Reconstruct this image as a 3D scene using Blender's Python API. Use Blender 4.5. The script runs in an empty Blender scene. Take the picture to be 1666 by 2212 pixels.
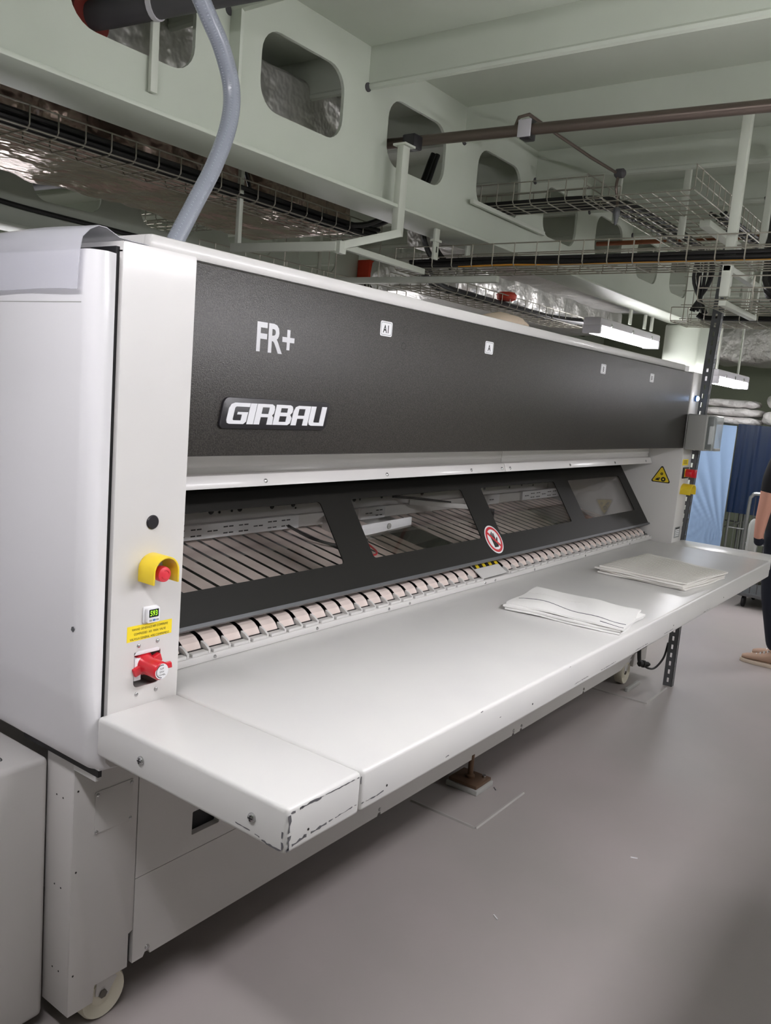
import bpy, bmesh, math, random
from mathutils import Vector, Matrix
RND = random.Random(11)
sc = bpy.context.scene
COL = sc.collection
PI = math.pi
# ------------------------------------------------------------------ camera
cam = bpy.data.cameras.new('camera')
cam.sensor_fit = 'VERTICAL'; cam.sensor_height = 24.0
cam.lens = 1798.64 / 2212 * 24.0
cam.clip_start = 0.02; cam.clip_end = 60
camo = bpy.data.objects.new('camera', cam); COL.objects.link(camo)
r_ = Vector((0.593442, -0.80076068, 0.08129529)); u_ = Vector((0.06690629, 0.1497321, 0.98646026)); b_ = -Vector((0.80209111, 0.57996778, -0.14243325))
M = Matrix((r_, u_, b_)).transposed().to_4x4()
M.translation = Vector((-1.21418, -1.42413, 1.56239))
camo.matrix_world = M
sc.camera = camo
# ------------------------------------------------------------------ world, exposure
wd = bpy.data.worlds.new('world'); sc.world = wd; wd.use_nodes = True
wd.node_tree.nodes['Background'].inputs[0].default_value = (0.8, 0.85, 0.8, 1)
wd.node_tree.nodes['Background'].inputs[1].default_value = 0.02
sc.view_settings.view_transform = 'Standard'; sc.view_settings.look = 'None'
sc.view_settings.exposure = 0.36; sc.view_settings.gamma = 1.0; sc.view_settings.use_curve_mapping = False
LAMPL = 30.0    # tube lamp beside the side cabinet
LAMP = 58.0      # tube lamps in the aisle
LAMPB = 27.0     # tube lamps behind the machine

# ------------------------------------------------------------------ materials
def srgb(r, g, b):
    f = lambda c: (c/255/12.92) if c/255 <= .04045 else ((c/255+.055)/1.055)**2.4
    return (f(r), f(g), f(b), 1)
def mat(name, col, rough=.5, metal=0., bump=None, var=None, coat=0., spec=.5, emit=None, trans=0., alpha=1., sss=0., ior=None):
    m = bpy.data.materials.new(name); m.use_nodes = True
    nt = m.node_tree; b = nt.nodes['Principled BSDF']; L = nt.links
    b.inputs['Base Color'].default_value = col
    b.inputs['Roughness'].default_value = rough; b.inputs['Metallic'].default_value = metal
    b.inputs['Specular IOR Level'].default_value = spec
    b.inputs['Coat Weight'].default_value = coat; b.inputs['Coat Roughness'].default_value = .12
    b.inputs['Transmission Weight'].default_value = trans; b.inputs['Alpha'].default_value = alpha
    if ior: b.inputs['IOR'].default_value = ior
    if emit:
        b.inputs['Emission Color'].default_value = emit[0]; b.inputs['Emission Strength'].default_value = emit[1]
    tc = nt.nodes.new('ShaderNodeTexCoord')
    if var:   # (scale, colour2, low, high, stretch)
        n = nt.nodes.new('ShaderNodeTexNoise'); n.inputs['Scale'].default_value = var[0]; n.inputs['Detail'].default_value = 5
        if len(var) > 4:
            mp = nt.nodes.new('ShaderNodeMapping'); mp.inputs['Scale'].default_value = var[4]
            L.new(tc.outputs['Object'], mp.inputs[0]); L.new(mp.outputs[0], n.inputs['Vector'])
        else: L.new(tc.outputs['Object'], n.inputs['Vector'])
        r = nt.nodes.new('ShaderNodeMapRange'); r.inputs[1].default_value = var[2]; r.inputs[2].default_value = var[3]
        mx = nt.nodes.new('ShaderNodeMix'); mx.data_type = 'RGBA'
        mx.inputs[6].default_value = col; mx.inputs[7].default_value = var[1]
        L.new(n.outputs[0], r.inputs[0]); L.new(r.outputs[0], mx.inputs[0]); L.new(mx.outputs[2], b.inputs['Base Color'])
    if bump:  # (scale, strength, distance, kind)
        kind = bump[3] if len(bump) > 3 else 'noise'
        if kind == 'voronoi':
            n = nt.nodes.new('ShaderNodeTexVoronoi'); n.feature = 'SMOOTH_F1'
        else:
            n = nt.nodes.new('ShaderNodeTexNoise'); n.inputs['Detail'].default_value = 3
        n.inputs['Scale'].default_value = bump[0]
        L.new(tc.outputs['Object'], n.inputs['Vector'])
        bp = nt.nodes.new('ShaderNodeBump'); bp.inputs['Strength'].default_value = bump[1]; bp.inputs['Distance'].default_value = bump[2]
        L.new(n.outputs[0], bp.inputs['Height']); L.new(bp.outputs[0], b.inputs['Normal'])
    return m
def thin(name, tint, base, rough, const, edge):
    """thin clear sheet: see-through, with a surface layer that grows towards grazing angles"""
    m = bpy.data.materials.new(name); m.use_nodes = True; nt = m.node_tree; L = nt.links
    b = nt.nodes['Principled BSDF']; b.inputs['Base Color'].default_value = base; b.inputs['Roughness'].default_value = rough
    tr = nt.nodes.new('ShaderNodeBsdfTransparent'); tr.inputs[0].default_value = tint
    lw = nt.nodes.new('ShaderNodeLayerWeight'); lw.inputs[0].default_value = .3
    mr = nt.nodes.new('ShaderNodeMapRange'); mr.inputs[3].default_value = const; mr.inputs[4].default_value = edge
    mx = nt.nodes.new('ShaderNodeMixShader')
    L.new(lw.outputs['Facing'], mr.inputs[0]); L.new(mr.outputs[0], mx.inputs[0]); L.new(tr.outputs[0], mx.inputs[1]); L.new(b.outputs[0], mx.inputs[2])
    L.new(mx.outputs[0], nt.nodes['Material Output'].inputs[0]); return m
def pane(name, tint, edge):
    m = bpy.data.materials.new(name); m.use_nodes = True; nt = m.node_tree; L = nt.links
    tr = nt.nodes.new('ShaderNodeBsdfTransparent'); tr.inputs[0].default_value = tint
    gl = nt.nodes.new('ShaderNodeBsdfGlossy'); gl.inputs['Roughness'].default_value = .02
    fr = nt.nodes.new('ShaderNodeLayerWeight'); fr.inputs[0].default_value = .5
    pw = nt.nodes.new('ShaderNodeMath'); pw.operation = 'POWER'; pw.inputs[1].default_value = 3.2
    ad = nt.nodes.new('ShaderNodeMath'); ad.operation = 'ADD'; ad.inputs[1].default_value = .03
    mu = nt.nodes.new('ShaderNodeMath'); mu.operation = 'MULTIPLY'; mu.inputs[1].default_value = edge
    mx = nt.nodes.new('ShaderNodeMixShader')
    L.new(fr.outputs['Facing'], pw.inputs[0]); L.new(pw.outputs[0], mu.inputs[0]); L.new(mu.outputs[0], ad.inputs[0]); L.new(ad.outputs[0], mx.inputs[0]); L.new(tr.outputs[0], mx.inputs[1]); L.new(gl.outputs[0], mx.inputs[2])
    L.new(mx.outputs[0], nt.nodes['Material Output'].inputs[0]); return m
MT = {}
MT['floor'] = mat('floor_paint', srgb(168, 160, 158), .42, bump=(60, .05, .002), var=(1.1, srgb(157, 152, 148), .35, .7))
MT['ceil'] = mat('ceiling_paint', srgb(198, 204, 191), .5, bump=(90, .05, .002), var=(2.0, srgb(190, 196, 183), .35, .7))
MT['wall'] = mat('wall_paint', srgb(150, 158, 136), .5, var=(1.5, srgb(142, 150, 130), .35, .7))
MT['white'] = mat('machine_white', srgb(216, 214, 211), .38, bump=(900, .03, .0005), var=(3, srgb(212, 210, 208), .4, .7), coat=.15)
MT['cabwhite'] = mat('cabinet_white', srgb(226, 225, 227), .3, bump=(700, .02, .0005), coat=.25)
MT['table'] = mat('table_paint', srgb(216, 215, 212), .3, spec=.4, bump=(700, .02, .0004), var=(4, srgb(212, 211, 209), .4, .7))
MT['lower'] = mat('lower_grey_white', srgb(205, 202, 199), .4, bump=(700, .03, .0005))
MT['dark'] = mat('dark_powder_coat', srgb(40, 38, 35), .34, bump=(420, .55, .0012), var=(300, srgb(64, 61, 57), .42, .62), spec=.45)
MT['guard'] = mat('charcoal_guard', srgb(27, 26, 23), .5, bump=(800, .05, .0004), spec=.25)
MT['black'] = mat('black_rubber', srgb(24, 23, 25), .6)
MT['blackpl'] = mat('black_plastic', srgb(36, 34, 38), .35)
MT['cable'] = mat('cable_black', srgb(27, 26, 26), .45)
MT['steel'] = mat('bright_steel', srgb(190, 190, 190), .25, metal=1)
MT['wire'] = mat('galvanised_wire', srgb(176, 172, 160), .42, metal=.85)
MT['wirew'] = mat('white_bar', srgb(198, 202, 190), .5)
MT['silver'] = mat('silver_letter', srgb(205, 205, 208), .3, bump=(60, .25, .002), coat=.2)
MT['badge_letter'] = mat('badge_letter', srgb(226, 226, 230), .3)
MT['yellow'] = mat('yellow_plastic', srgb(236, 206, 44), .4)
MT['ylabel'] = mat('yellow_label', srgb(250, 224, 40), .45)
MT['red'] = mat('red_plastic', srgb(205, 28, 44), .3, coat=.3)
MT['redbtn'] = mat('red_button', srgb(222, 52, 66), .45)
MT['ink'] = mat('black_ink', srgb(30, 28, 26), .6)
MT['label_white'] = mat('white_label', srgb(236, 236, 238), .4)
MT['screen'] = mat('dark_screen', srgb(20, 30, 20), .2)
MT['digit'] = mat('green_digit', srgb(150, 240, 40), .4, emit=(srgb(150, 240, 40), 1.2))
MT['bluelight'] = mat('blue_light', srgb(150, 200, 255), .2, emit=(srgb(170, 205, 255), 5))
MT['bluering'] = mat('blue_ring', srgb(70, 120, 190), .3)
MT['belt'] = mat('belt_pinkish', srgb(232, 217, 209), .7, bump=(400, .1, .0006), var=(18, srgb(222, 206, 198), .4, .7))
MT['glass'] = pane('pane_glass', (.965, .965, .96, 1), .40)
MT['acryl'] = pane('smoked_acrylic', (.80, .79, .77, 1), .6)
MT['film'] = thin('clear_plastic_sheet', (.93, .93, .95, 1), srgb(225, 225, 230), .22, .28, .8)
MT['foil'] = mat('foil_wrap', srgb(222, 220, 216), .42, metal=.8, bump=(8, .8, .05))
MT['foilb'] = mat('foil_film', srgb(178, 158, 146), .26, metal=.85, bump=(5, 1.0, .08))
MT['hose'] = mat('grey_hose', srgb(138, 143, 153), .3, coat=.3)
MT['hoserib'] = mat('hose_braid', srgb(166, 171, 181), .3, coat=.3)
MT['pipe'] = mat('steel_pipe', srgb(118, 106, 98), .34, metal=.75)
MT['darkpipe'] = mat('dark_pipe', srgb(74, 72, 74), .6)
MT['copper'] = mat('copper_pipe', srgb(150, 92, 66), .4, metal=.6)
MT['redp'] = mat('red_paint', srgb(205, 62, 36), .45)
MT['redring'] = mat('oxide_red', srgb(110, 36, 26), .6)
MT['housing'] = mat('lamp_housing', srgb(190, 188, 192), .5)
MT['tube'] = mat('lamp_diffuser', (1, 1, 1, 1), .4, emit=((1, .975, 1.02, 1), LAMP))
MT['tubel'] = mat('lamp_diffuser_left', (1, 1, 1, 1), .4, emit=((1, .975, 1.02, 1), LAMPL))
MT['tubeb'] = mat('lamp_diffuser_rear', (1, 1, 1, 1), .4, emit=((1, .98, 1.01, 1), LAMPB))
MT['angle'] = mat('galv_angle_iron', srgb(104, 106, 108), .5, metal=.5)
MT['towel'] = mat('white_towel', srgb(240, 239, 236), .9, bump=(220, .25, .002))
MT['towel2'] = mat('cream_towel', srgb(233, 230, 224), .9, bump=(220, .25, .002))
MT['stripe'] = mat('dark_stripe', srgb(62, 64, 78), .9)
MT['beige'] = mat('beige_stripe', srgb(206, 202, 195), .9)
MT['linen'] = mat('white_linen', srgb(232, 229, 227), .9, bump=(11, .9, .05))
MT['lblue'] = mat('light_blue_sheet', srgb(158, 186, 222), .75, bump=(30, .1, .004))
MT['dblue'] = mat('dark_blue_vinyl', srgb(17, 38, 70), .3, coat=.3)
MT['chrome'] = mat('cart_chrome', srgb(170, 172, 172), .3, metal=.9)
MT['castor'] = mat('cream_nylon', srgb(214, 208, 190), .5)
MT['bronze'] = mat('brown_steel', srgb(120, 96, 78), .45, metal=.6)
MT['weld'] = mat('floor_weld', srgb(168, 165, 161), .45)
MT['greybox'] = mat('grey_box', srgb(168, 168, 164), .45)
MT['clearbox'] = thin('clear_cover', (.9, .92, .92, 1), srgb(215, 220, 220), .12, .22, .8)
MT['cushion'] = mat('cream_cloth', srgb(232, 212, 190), .9, bump=(20, .3, .01))
MT['skin'] = mat('skin', srgb(214, 158, 138), .55)
MT['shirt'] = mat('black_tshirt', srgb(26, 26, 30), .85, bump=(30, .2, .004))
MT['jeans'] = mat('dark_jeans', srgb(20, 26, 40), .8, bump=(40, .15, .003))
MT['hair'] = mat('brown_hair', srgb(52, 38, 28), .6)
MT['shoe'] = mat('tan_suede', srgb(178, 148, 128), .8)
MT['sole'] = mat('shoe_sole', srgb(206, 190, 172), .7)
MT['wheel_dark'] = mat('dark_hub', srgb(96, 90, 82), .5)
MT['chip'] = mat('bare_metal_scuff', srgb(96, 95, 98), .55)
MT['lbl'] = mat('grey_label', srgb(150, 152, 152), .5)
MT['bag'] = thin('clear_bag', (.9, .9, .9, 1), srgb(215, 216, 212), .3, .35, .8)
MT['orange'] = mat('yellow_cable', srgb(196, 136, 44), .5)
MT['conc'] = mat('blocker_white', srgb(220, 219, 216), .4)

# ------------------------------------------------------------------ mesh helpers
def wloc(o):
    p = Vector((0, 0, 0))
    while o is not None:
        p = p + Vector(o.location); o = o.parent
    return p
class MB:
    def __init__(s): s.v = []; s.f = []; s.mi = []
    def add(s, vs, fs, mi=0):
        n = len(s.v); s.v += [tuple(x) for x in vs]
        for f in fs: s.f.append(tuple(i+n for i in f)); s.mi.append(mi)
        return s
    def box(s, x0, x1, y0, y1, z0, z1, mi=0):
        return s.add([(x0,y0,z0),(x1,y0,z0),(x1,y1,z0),(x0,y1,z0),(x0,y0,z1),(x1,y0,z1),(x1,y1,z1),(x0,y1,z1)],
            [(0,3,2,1),(4,5,6,7),(0,1,5,4),(1,2,6,5),(2,3,7,6),(3,0,4,7)], mi)
    def bar(s, a, b, w, h, up=(0,0,1), mi=0):
        """box section w x h running from a to b"""
        a = Vector(a); b = Vector(b); d = (b-a).normalized(); up = Vector(up)
        if abs(d.dot(up)) > .98: up = Vector((1,0,0)) if abs(d.x) < .9 else Vector((0,1,0))
        x = d.cross(up).normalized(); y = x.cross(d).normalized()
        vs = []
        for p in (a, b):
            for sx, sy in ((-1,-1),(1,-1),(1,1),(-1,1)): vs.append(p + x*sx*w/2 + y*sy*h/2)
        return s.add(vs, [(0,1,2,3),(7,6,5,4),(0,4,5,1),(1,5,6,2),(2,6,7,3),(3,7,4,0)], mi)
    def tube(s, pts, r, n=8, closed=False, mi=0):
        pts = [Vector(p) for p in pts]; rings = []
        up = None
        for i, p in enumerate(pts):
            if closed: d = pts[(i+1) % len(pts)] - pts[i-1]
            else: d = pts[min(i+1, len(pts)-1)] - pts[max(i-1, 0)]
            d.normalize()
            if up is None: up = Vector((0,0,1)) if abs(d.z) < .9 else Vector((1,0,0))
            x = d.cross(up)
            if x.length < 1e-5: x = d.cross(Vector((0,1,0)))
            x.normalize(); up = x.cross(d).normalized()
            rr = r[i] if isinstance(r, (list, tuple)) else r
            rings.append([p + (x*math.cos(a) + up*math.sin(a))*rr for a in (2*PI*k/n for k in range(n))])
        vs = [v for ring in rings for v in ring]; m = len(rings); fs = []
        for i in range(m if closed else m-1):
            j = (i+1) % m
            for k in range(n): fs.append((i*n+k, j*n+k, j*n+(k+1) % n, i*n+(k+1) % n))
        if not closed: fs.append(tuple(range(n-1, -1, -1)) if False else tuple(range(n))); fs.append(tuple((m-1)*n+k for k in reversed(range(n))))
        return s.add(vs, fs, mi)
    def lathe(s, prof, o, d, n=20, mi=0):
        """prof: list of (radius, distance along d)"""
        o = Vector(o); d = Vector(d).normalized()
        up = Vector((0,0,1)) if abs(d.z) < .9 else Vector((1,0,0))
        x = d.cross(up).normalized(); y = x.cross(d)
        vs = []; fs = []
        for r, t in prof:
            for k in range(n):
                a = 2*PI*k/n; vs.append(o + d*t + (x*math.cos(a)+y*math.sin(a))*max(r, 1e-5))
        for i in range(len(prof)-1):
            for k in range(n): fs.append((i*n+k, i*n+(k+1) % n, (i+1)*n+(k+1) % n, (i+1)*n+k))
        fs.append(tuple(reversed(range(n)))); fs.append(tuple((len(prof)-1)*n+k for k in range(n)))
        return s.add(vs, fs, mi)
    def prism(s, poly, fr, t0, t1, mi=0):
        """poly: 2-D outline; fr=(origin,u,v,n)"""
        o, u, v, n = [Vector(q) for q in fr]; m = len(poly)
        vs = [o+u*a+v*b+n*t0 for a, b in poly] + [o+u*a+v*b+n*t1 for a, b in poly]
        return s.add(vs, [tuple(reversed(range(m))), tuple(range(m, 2*m))] + [(i, (i+1) % m, m+(i+1) % m, m+i) for i in range(m)], mi)
    def plate(s, outer, holes, fr, t0, t1, mi=0):
        o, u, v, n = [Vector(q) for q in fr]
        bm = bmesh.new(); loops = []
        for lp in [outer]+list(holes):
            vs = [bm.verts.new((a, b, 0)) for a, b in lp]; loops.append(len(vs))
            for i in range(len(vs)): bm.edges.new((vs[i], vs[(i+1) % len(vs)]))
        bm.verts.index_update()
        bmesh.ops.triangle_fill(bm, use_beauty=True, use_dissolve=False, edges=bm.edges[:], normal=(0,0,1))
        bm.verts.index_update()
        P = [(w.co.x, w.co.y) for w in bm.verts]; T = []
        for f in bm.faces:
            ids = [w.index for w in f.verts]
            if f.normal.z < 0: ids.reverse()
            T.append(tuple(ids))
        bm.free(); m = len(P)
        vs = [o+u*a+v*b+n*t0 for a, b in P] + [o+u*a+v*b+n*t1 for a, b in P]
        fs = [tuple(reversed(t)) for t in T] + [tuple(i+m for i in t) for t in T]
        k = 0
        for c in loops:
            for i in range(c): fs.append((k+i, k+(i+1) % c, m+k+(i+1) % c, m+k+i))
            k += c
        return s.add(vs, fs, mi)
    def grid(s, fn, nu, nv, mi=0):
        vs = [fn(i/nu, j/nv) for i in range(nu+1) for j in range(nv+1)]
        return s.add(vs, [(i*(nv+1)+j, (i+1)*(nv+1)+j, (i+1)*(nv+1)+j+1, i*(nv+1)+j+1) for i in range(nu) for j in range(nv)], mi)
    def build(s, name, mats, parent=None, bevel=0, seg=2, smooth=True, ang=.6, solid=0, recalc=True):
        me = bpy.data.meshes.new(name)
        L = wloc(parent) if parent else Vector((0,0,0))
        me.from_pydata([Vector(v)-L for v in s.v], [], s.f)
        if not isinstance(mats, (list, tuple)): mats = [mats]
        for m in mats: me.materials.append(MT[m] if isinstance(m, str) else m)
        me.polygons.foreach_set('material_index', s.mi)
        bm = bmesh.new(); bm.from_mesh(me)
        if recalc: bmesh.ops.recalc_face_normals(bm, faces=bm.faces[:])
        if solid:
            bmesh.ops.solidify(bm, geom=bm.faces[:], thickness=solid)
            bmesh.ops.recalc_face_normals(bm, faces=bm.faces[:])
        if bevel:
            es = [e for e in bm.edges if len(e.link_faces) == 2 and e.calc_face_angle(0) > .5]
            bmesh.ops.bevel(bm, geom=es, offset=bevel, segments=seg, profile=.5, affect='EDGES', clamp_overlap=True)
        bm.to_mesh(me); bm.free()
        if smooth:
            me.polygons.foreach_set('use_smooth', [True]*len(me.polygons)); me.set_sharp_from_angle(angle=ang)
        me.update()
        o = bpy.data.objects.new(name, me); COL.objects.link(o)
        if parent: o.parent = parent
        return o
def rrect(x0, x1, y0, y1, r, n=5):
    p = []
    for cx, cy, a0 in ((x1-r, y1-r, 0), (x0+r, y1-r, PI/2), (x0+r, y0+r, PI), (x1-r, y0+r, 3*PI/2)):
        for k in range(n+1):
            a = a0+PI/2*k/n; p.append((cx+r*math.cos(a), cy+r*math.sin(a)))
    return p
def circ(cx, cy, r, n=18): return [(cx+r*math.cos(2*PI*k/n), cy+r*math.sin(2*PI*k/n)) for k in range(n)]
def thing(name, label, cat, loc=(0,0,0), group=None, kind=None):
    o = bpy.data.objects.new(name, None); COL.objects.link(o); o.location = loc; o.empty_display_size = .1
    if label: o['label'] = label
    if cat: o['category'] = cat
    if group: o['group'] = group
    if kind: o['kind'] = kind
    return o
def tag(o, label, cat, group=None):
    o['label'] = label; o['category'] = cat
    if group: o['group'] = group
    return o
def struct(o): o['kind'] = 'structure'; return o
def text(name, body, size, fr, m, parent, ext=.0006, align='LEFT', bold=0., sx=1.):
    cu = bpy.data.curves.new(name, 'FONT'); cu.body = body; cu.size = size; cu.extrude = ext; cu.align_x = align; cu.offset = bold
    cu.resolution_u = 3
    t = bpy.data.objects.new(name, cu); COL.objects.link(t)
    dg = bpy.context.evaluated_depsgraph_get(); dg.update()
    me = bpy.data.meshes.new_from_object(t.evaluated_get(dg)); bpy.data.objects.remove(t)
    o, u, v, n = [Vector(q) for q in fr]; L = wloc(parent)
    for w in me.vertices: c = w.co.copy(); w.co = o + u*c.x*sx + v*c.y + n*(c.z+ext) - L
    me.materials.clear(); me.materials.append(MT[m]); me.name = name
    ob = bpy.data.objects.new(name, me); COL.objects.link(ob); ob.parent = parent
    return ob
FRONT = lambda x, z, y=0: ((x, y, z), (1,0,0), (0,0,1), (0,-1,0))    # a frame on a face that looks towards -Y
SIDE = lambda y, z, x=0: ((x, y, z), (0,-1,0), (0,0,1), (-1,0,0))    # a frame on a face that looks towards -X
def clone(o, parent=None, dloc=(0,0,0), name=None):
    c = o.copy(); COL.objects.link(c); c.parent = parent; c.location = Vector(o.location)+Vector(dloc)
    return c
def spline(pts, n=8):
    """Catmull-Rom through pts"""
    P = [Vector(p) for p in pts]; P = [2*P[0]-P[1]]+P+[2*P[-1]-P[-2]]; out = []
    for i in range(1, len(P)-2):
        for k in range(n):
            t = k/n; a, b, c, d = P[i-1:i+3]
            out.append(.5*((2*b)+(c-a)*t+(2*a-5*b+4*c-d)*t*t+(3*b-a-3*c+d)*t**3))
    out.append(P[-2]); return out

# =================================================================== STRUCTURE
ZC = 2.86
X0, X1, Y0, Y1 = -3.6, 9.6, -4.6, 5.6
fl = struct(MB().box(X0, X1, Y0, Y1, -.1, 0).build('floor', 'floor'))
ce = struct(MB().box(X0, X1, Y0, Y1, ZC, ZC+.05).build('ceiling', 'ceil'))
struct(MB().box(X0-.05, X0, Y0, Y1, 0, ZC).build('wall_left', 'wall'))
struct(MB().box(X1, X1+.05, Y0, Y1, 0, ZC).build('wall_right', 'wall'))
struct(MB().box(X0, X1, Y0-.05, Y0, 0, ZC).build('wall_front', 'wall'))
wb = struct(MB().box(X0, X1, Y1, Y1+.05, 0, ZC).build('wall_back', 'wall'))
first = None
for k in range(14):
    x = -2.6+.85*k
    if first is None: first = MB().box(x-.04, x+.04, Y1-.11, Y1, .0, ZC).build('wall_stiffener', 'wall', wb); bx = x
    else: clone(first, wb, (x-bx, 0, 0))
def girder(yw, xs, xe, zb, hx0, skip=(), step=.71):
    holes = []; x = hx0
    k = 0
    while x < xe-.5:
        if x > xs+.1 and k not in skip: holes.append(rrect(x, x+.43, zb+.17, zb+.43, .085, 6))
        x += step; k += 1
    MB().plate([(xs, zb), (xe, zb), (xe, ZC), (xs, ZC)], holes, ((0, yw, 0), (1,0,0), (0,0,1), (0,-1,0)), -.007, .007).build('girder_web', 'ceil', ce, smooth=False)
    MB().box(xs, xe, yw-.11, yw+.11, zb-.014, zb).build('girder_flange', 'ceil', ce, bevel=.003)
girder(.74, -3.5, 6.0, 2.30, .149-.71*5)
girder(3.0, -3.5, 9.5, 2.275, 1.39-.71*7)
girder(-3.6, -3.5, 9.5, 2.30, -3.3)
# deck beams across the girders (bulb flats)
def beam(x, y0, y1):
    m = MB().box(x-.007, x+.007, y0, y1, 2.722, ZC)
    m.tube([(x+.006, y0, 2.722), (x+.006, y1, 2.722)], .016, 8)
    return m.build('deck_beam', 'ceil', ce)
bf = beam(1.435, -4.5, .733); bb = beam(1.435, .747, 5.5)
for k in range(-6, 11):
    if k == 0: continue
    clone(bf, ce, (.7155*k, 0, 0)); clone(bb, ce, (.7155*k, 0, 0))
# tripping brackets on the girder and round scallops where the beams meet it
MB().prism([(0, 0), (.05, .1), (.05, .36), (0, .42)], ((.714, .733, 2.38), (0,-1,0), (0,0,1), (1,0,0)), 0, .012).build('girder_bracket', 'ceil', ce)
sk = None
for k in range(-2, 7):
    x = .72+.7155*k
    if sk is None: b0 = x; sk = MB().lathe([(.017, 0), (.017, .004)], (x-.012, .7325, 2.712), (0,-1,0), 14).build('scallop', 'darkpipe', ce)
    else: clone(sk, ce, (x-b0, 0, 0))
# column below the girder at the far end
MB().box(5.6, 5.9, .60, .885, 0, 2.284).build('support_column', 'ceil', bevel=.02, seg=3)['kind'] = 'structure'
# floor weld lines
def weld(pts, name='weld_bead'):
    MB().tube(pts, .007, 6).build(name, 'weld', fl)
weld([(1.371, .205, 0), (1.367, -.083, 0)]); weld([(1.367, -.083, 0), (1.754, -.081, 0)])
weld([(3.2, .24, 0), (3.2, -.083, 0)]); weld([(3.2, -.083, 0), (3.55, -.08, 0)])

# =================================================================== FOLDING MACHINE
ZT, ZPB, ZB = 1.811, 1.386, .845        # pillar top, dark panel bottom, table top
XR, XP = 3.56, 3.725                    # right pillar inner face, outer face
fm = thing('folding_machine', 'long white and charcoal linen folding machine with a wide grey table', 'laundry machine')
# left pillar, its front skin cut out for the valve
pl = MB()
pl.plate(rrect(-.183, 0, ZB-.08, ZT, .004, 2), [rrect(-.12, -.05, .885, .967, .012, 5)], FRONT(0, 0), -.003, 0)
pl.box(-.183, -.180, .003, .34, ZB-.08, ZT); pl.box(-.003, 0, .003, .34, ZB-.08, ZT)
pl.box(-.183, 0, .003, .34, ZT-.02, ZT-.017); pl.box(-.183, 0, .337, .34, ZB-.08, ZT)
lp = pl.build('left_pillar', 'white', fm)
# recess box behind the cut-out
rc = MB(); rc.box(-.125, -.045, .07, .073, .87, .98); rc.box(-.125, -.122, .003, .07, .87, .98); rc.box(-.048, -.045, .003, .07, .87, .98)
rc.box(-.125, -.045, .003, .07, .87, .873); rc.box(-.125, -.045, .003, .07, .977, .98)
rc.build('valve_recess', 'greybox', fm)
# black strip standing in for the shaded gap between pillar and side cabinet
MB().box(-.192, -.183, .012, .3, .70, 1.80).build('gap_fill', 'black', fm)
MB().box(-.192, -.178, .02, .10, .688, .70).build('pillar_foot_bracket', 'white', fm)
# right pillar
rp = MB(); rp.box(XR, XP, 0, .95, .72, ZT); rp.build('right_pillar', 'white', fm, bevel=.005)
MB().box(3.46, XP, .11, .95, .165, .757).build('right_base_post', 'lower', fm, bevel=.004)
# dark front panel and the hood behind it
dp = MB().box(.0005, XR-.0005, .004, .03, ZPB, ZT-.006).build('front_panel', 'dark', fm, bevel=.004, seg=3)
hd = MB(); hd.box(0, XR, .03, .034, ZPB, ZT+.028); hd.box(-.10, XR-.12, .03, .95, ZT+.012, ZT+.030); hd.box(0, XR, .9, .95, .7, ZT)
hd.box(0, XR, .034, .9, 1.405, 1.41)
hd.build('hood', 'white', fm)
MB().box(-.105, XR-.1, .018, .045, ZT-.004, ZT+.030).build('top_rim', 'white', fm, bevel=.006)
MB().box(XR-.1, XR, .05, .3, ZT-.004, ZT+.006).build('top_rim_end', 'greybox', fm)
# lip below the panel, two lengths
for a, b in ((.0, 1.788), (1.791, 3.545)):
    q = MB(); q.prism([(.03, 1.392), (.19, 1.372), (.19, 1.338), (.1925, 1.335), (.190, 1.318), (.177, 1.315), (.164, 1.283), (.30, 1.279), (.30, 1.40), (.03, 1.40)],
        ((a, 0, 0), (0,1,0), (0,0,1), (1,0,0)), 0, b-a)
    lpo = q.build('hood_lip', 'white', fm, bevel=.0015)
    xs = [.42, .98, 1.52, 1.76] if a < 1 else [1.83, 2.42, 2.98, 3.45]
    for x in xs:
        MB().lathe([(.0065, 0), (.006, .003), (.002, .005)], (x, .1695, 1.296), (0,-.93,.37), 10).build('screw', 'steel', lpo)
# tilted guard with four windows
gA = Vector((0, .143, .935)); gs = (Vector((0, .349, 1.246))-gA).normalized(); gn = Vector((1,0,0)).cross(gs)   # gn looks towards -Y/up
if gn.y > 0: gn = -gn
GF = (gA, (1,0,0), gs, gn)
wins = [(.10, .825), (.982, 1.70), (1.86, 2.578), (2.742, 3.443)]
gd = MB().plate([(.003, 0), (XR-.003, 0), (XR-.003, .40), (.003, .40)], [rrect(a, b, .093, .311, .012, 4) for a, b in wins], GF, -.004, .0).build('guard', 'guard', fm)
for a, b in wins:
    MB().plate(rrect(a-.01, b+.01, .083, .321, .012, 3), [], GF, -.0085, -.005).build('pane', 'glass', gd)
MB().plate([(.003, -.006), (XR-.003, -.006), (XR-.003, .004), (.003, .004)], [], GF, -.012, .006).build('guard_edge_trim', 'angle', gd)
MB().box(.003, XR-.003, .30, .42, 1.262, 1.275).build('guard_seal', 'black', fm)
MB().box(.003, XR-.003, .42, .43, 1.235, 1.40).build('guard_inner_skirt', 'black', fm)
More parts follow.
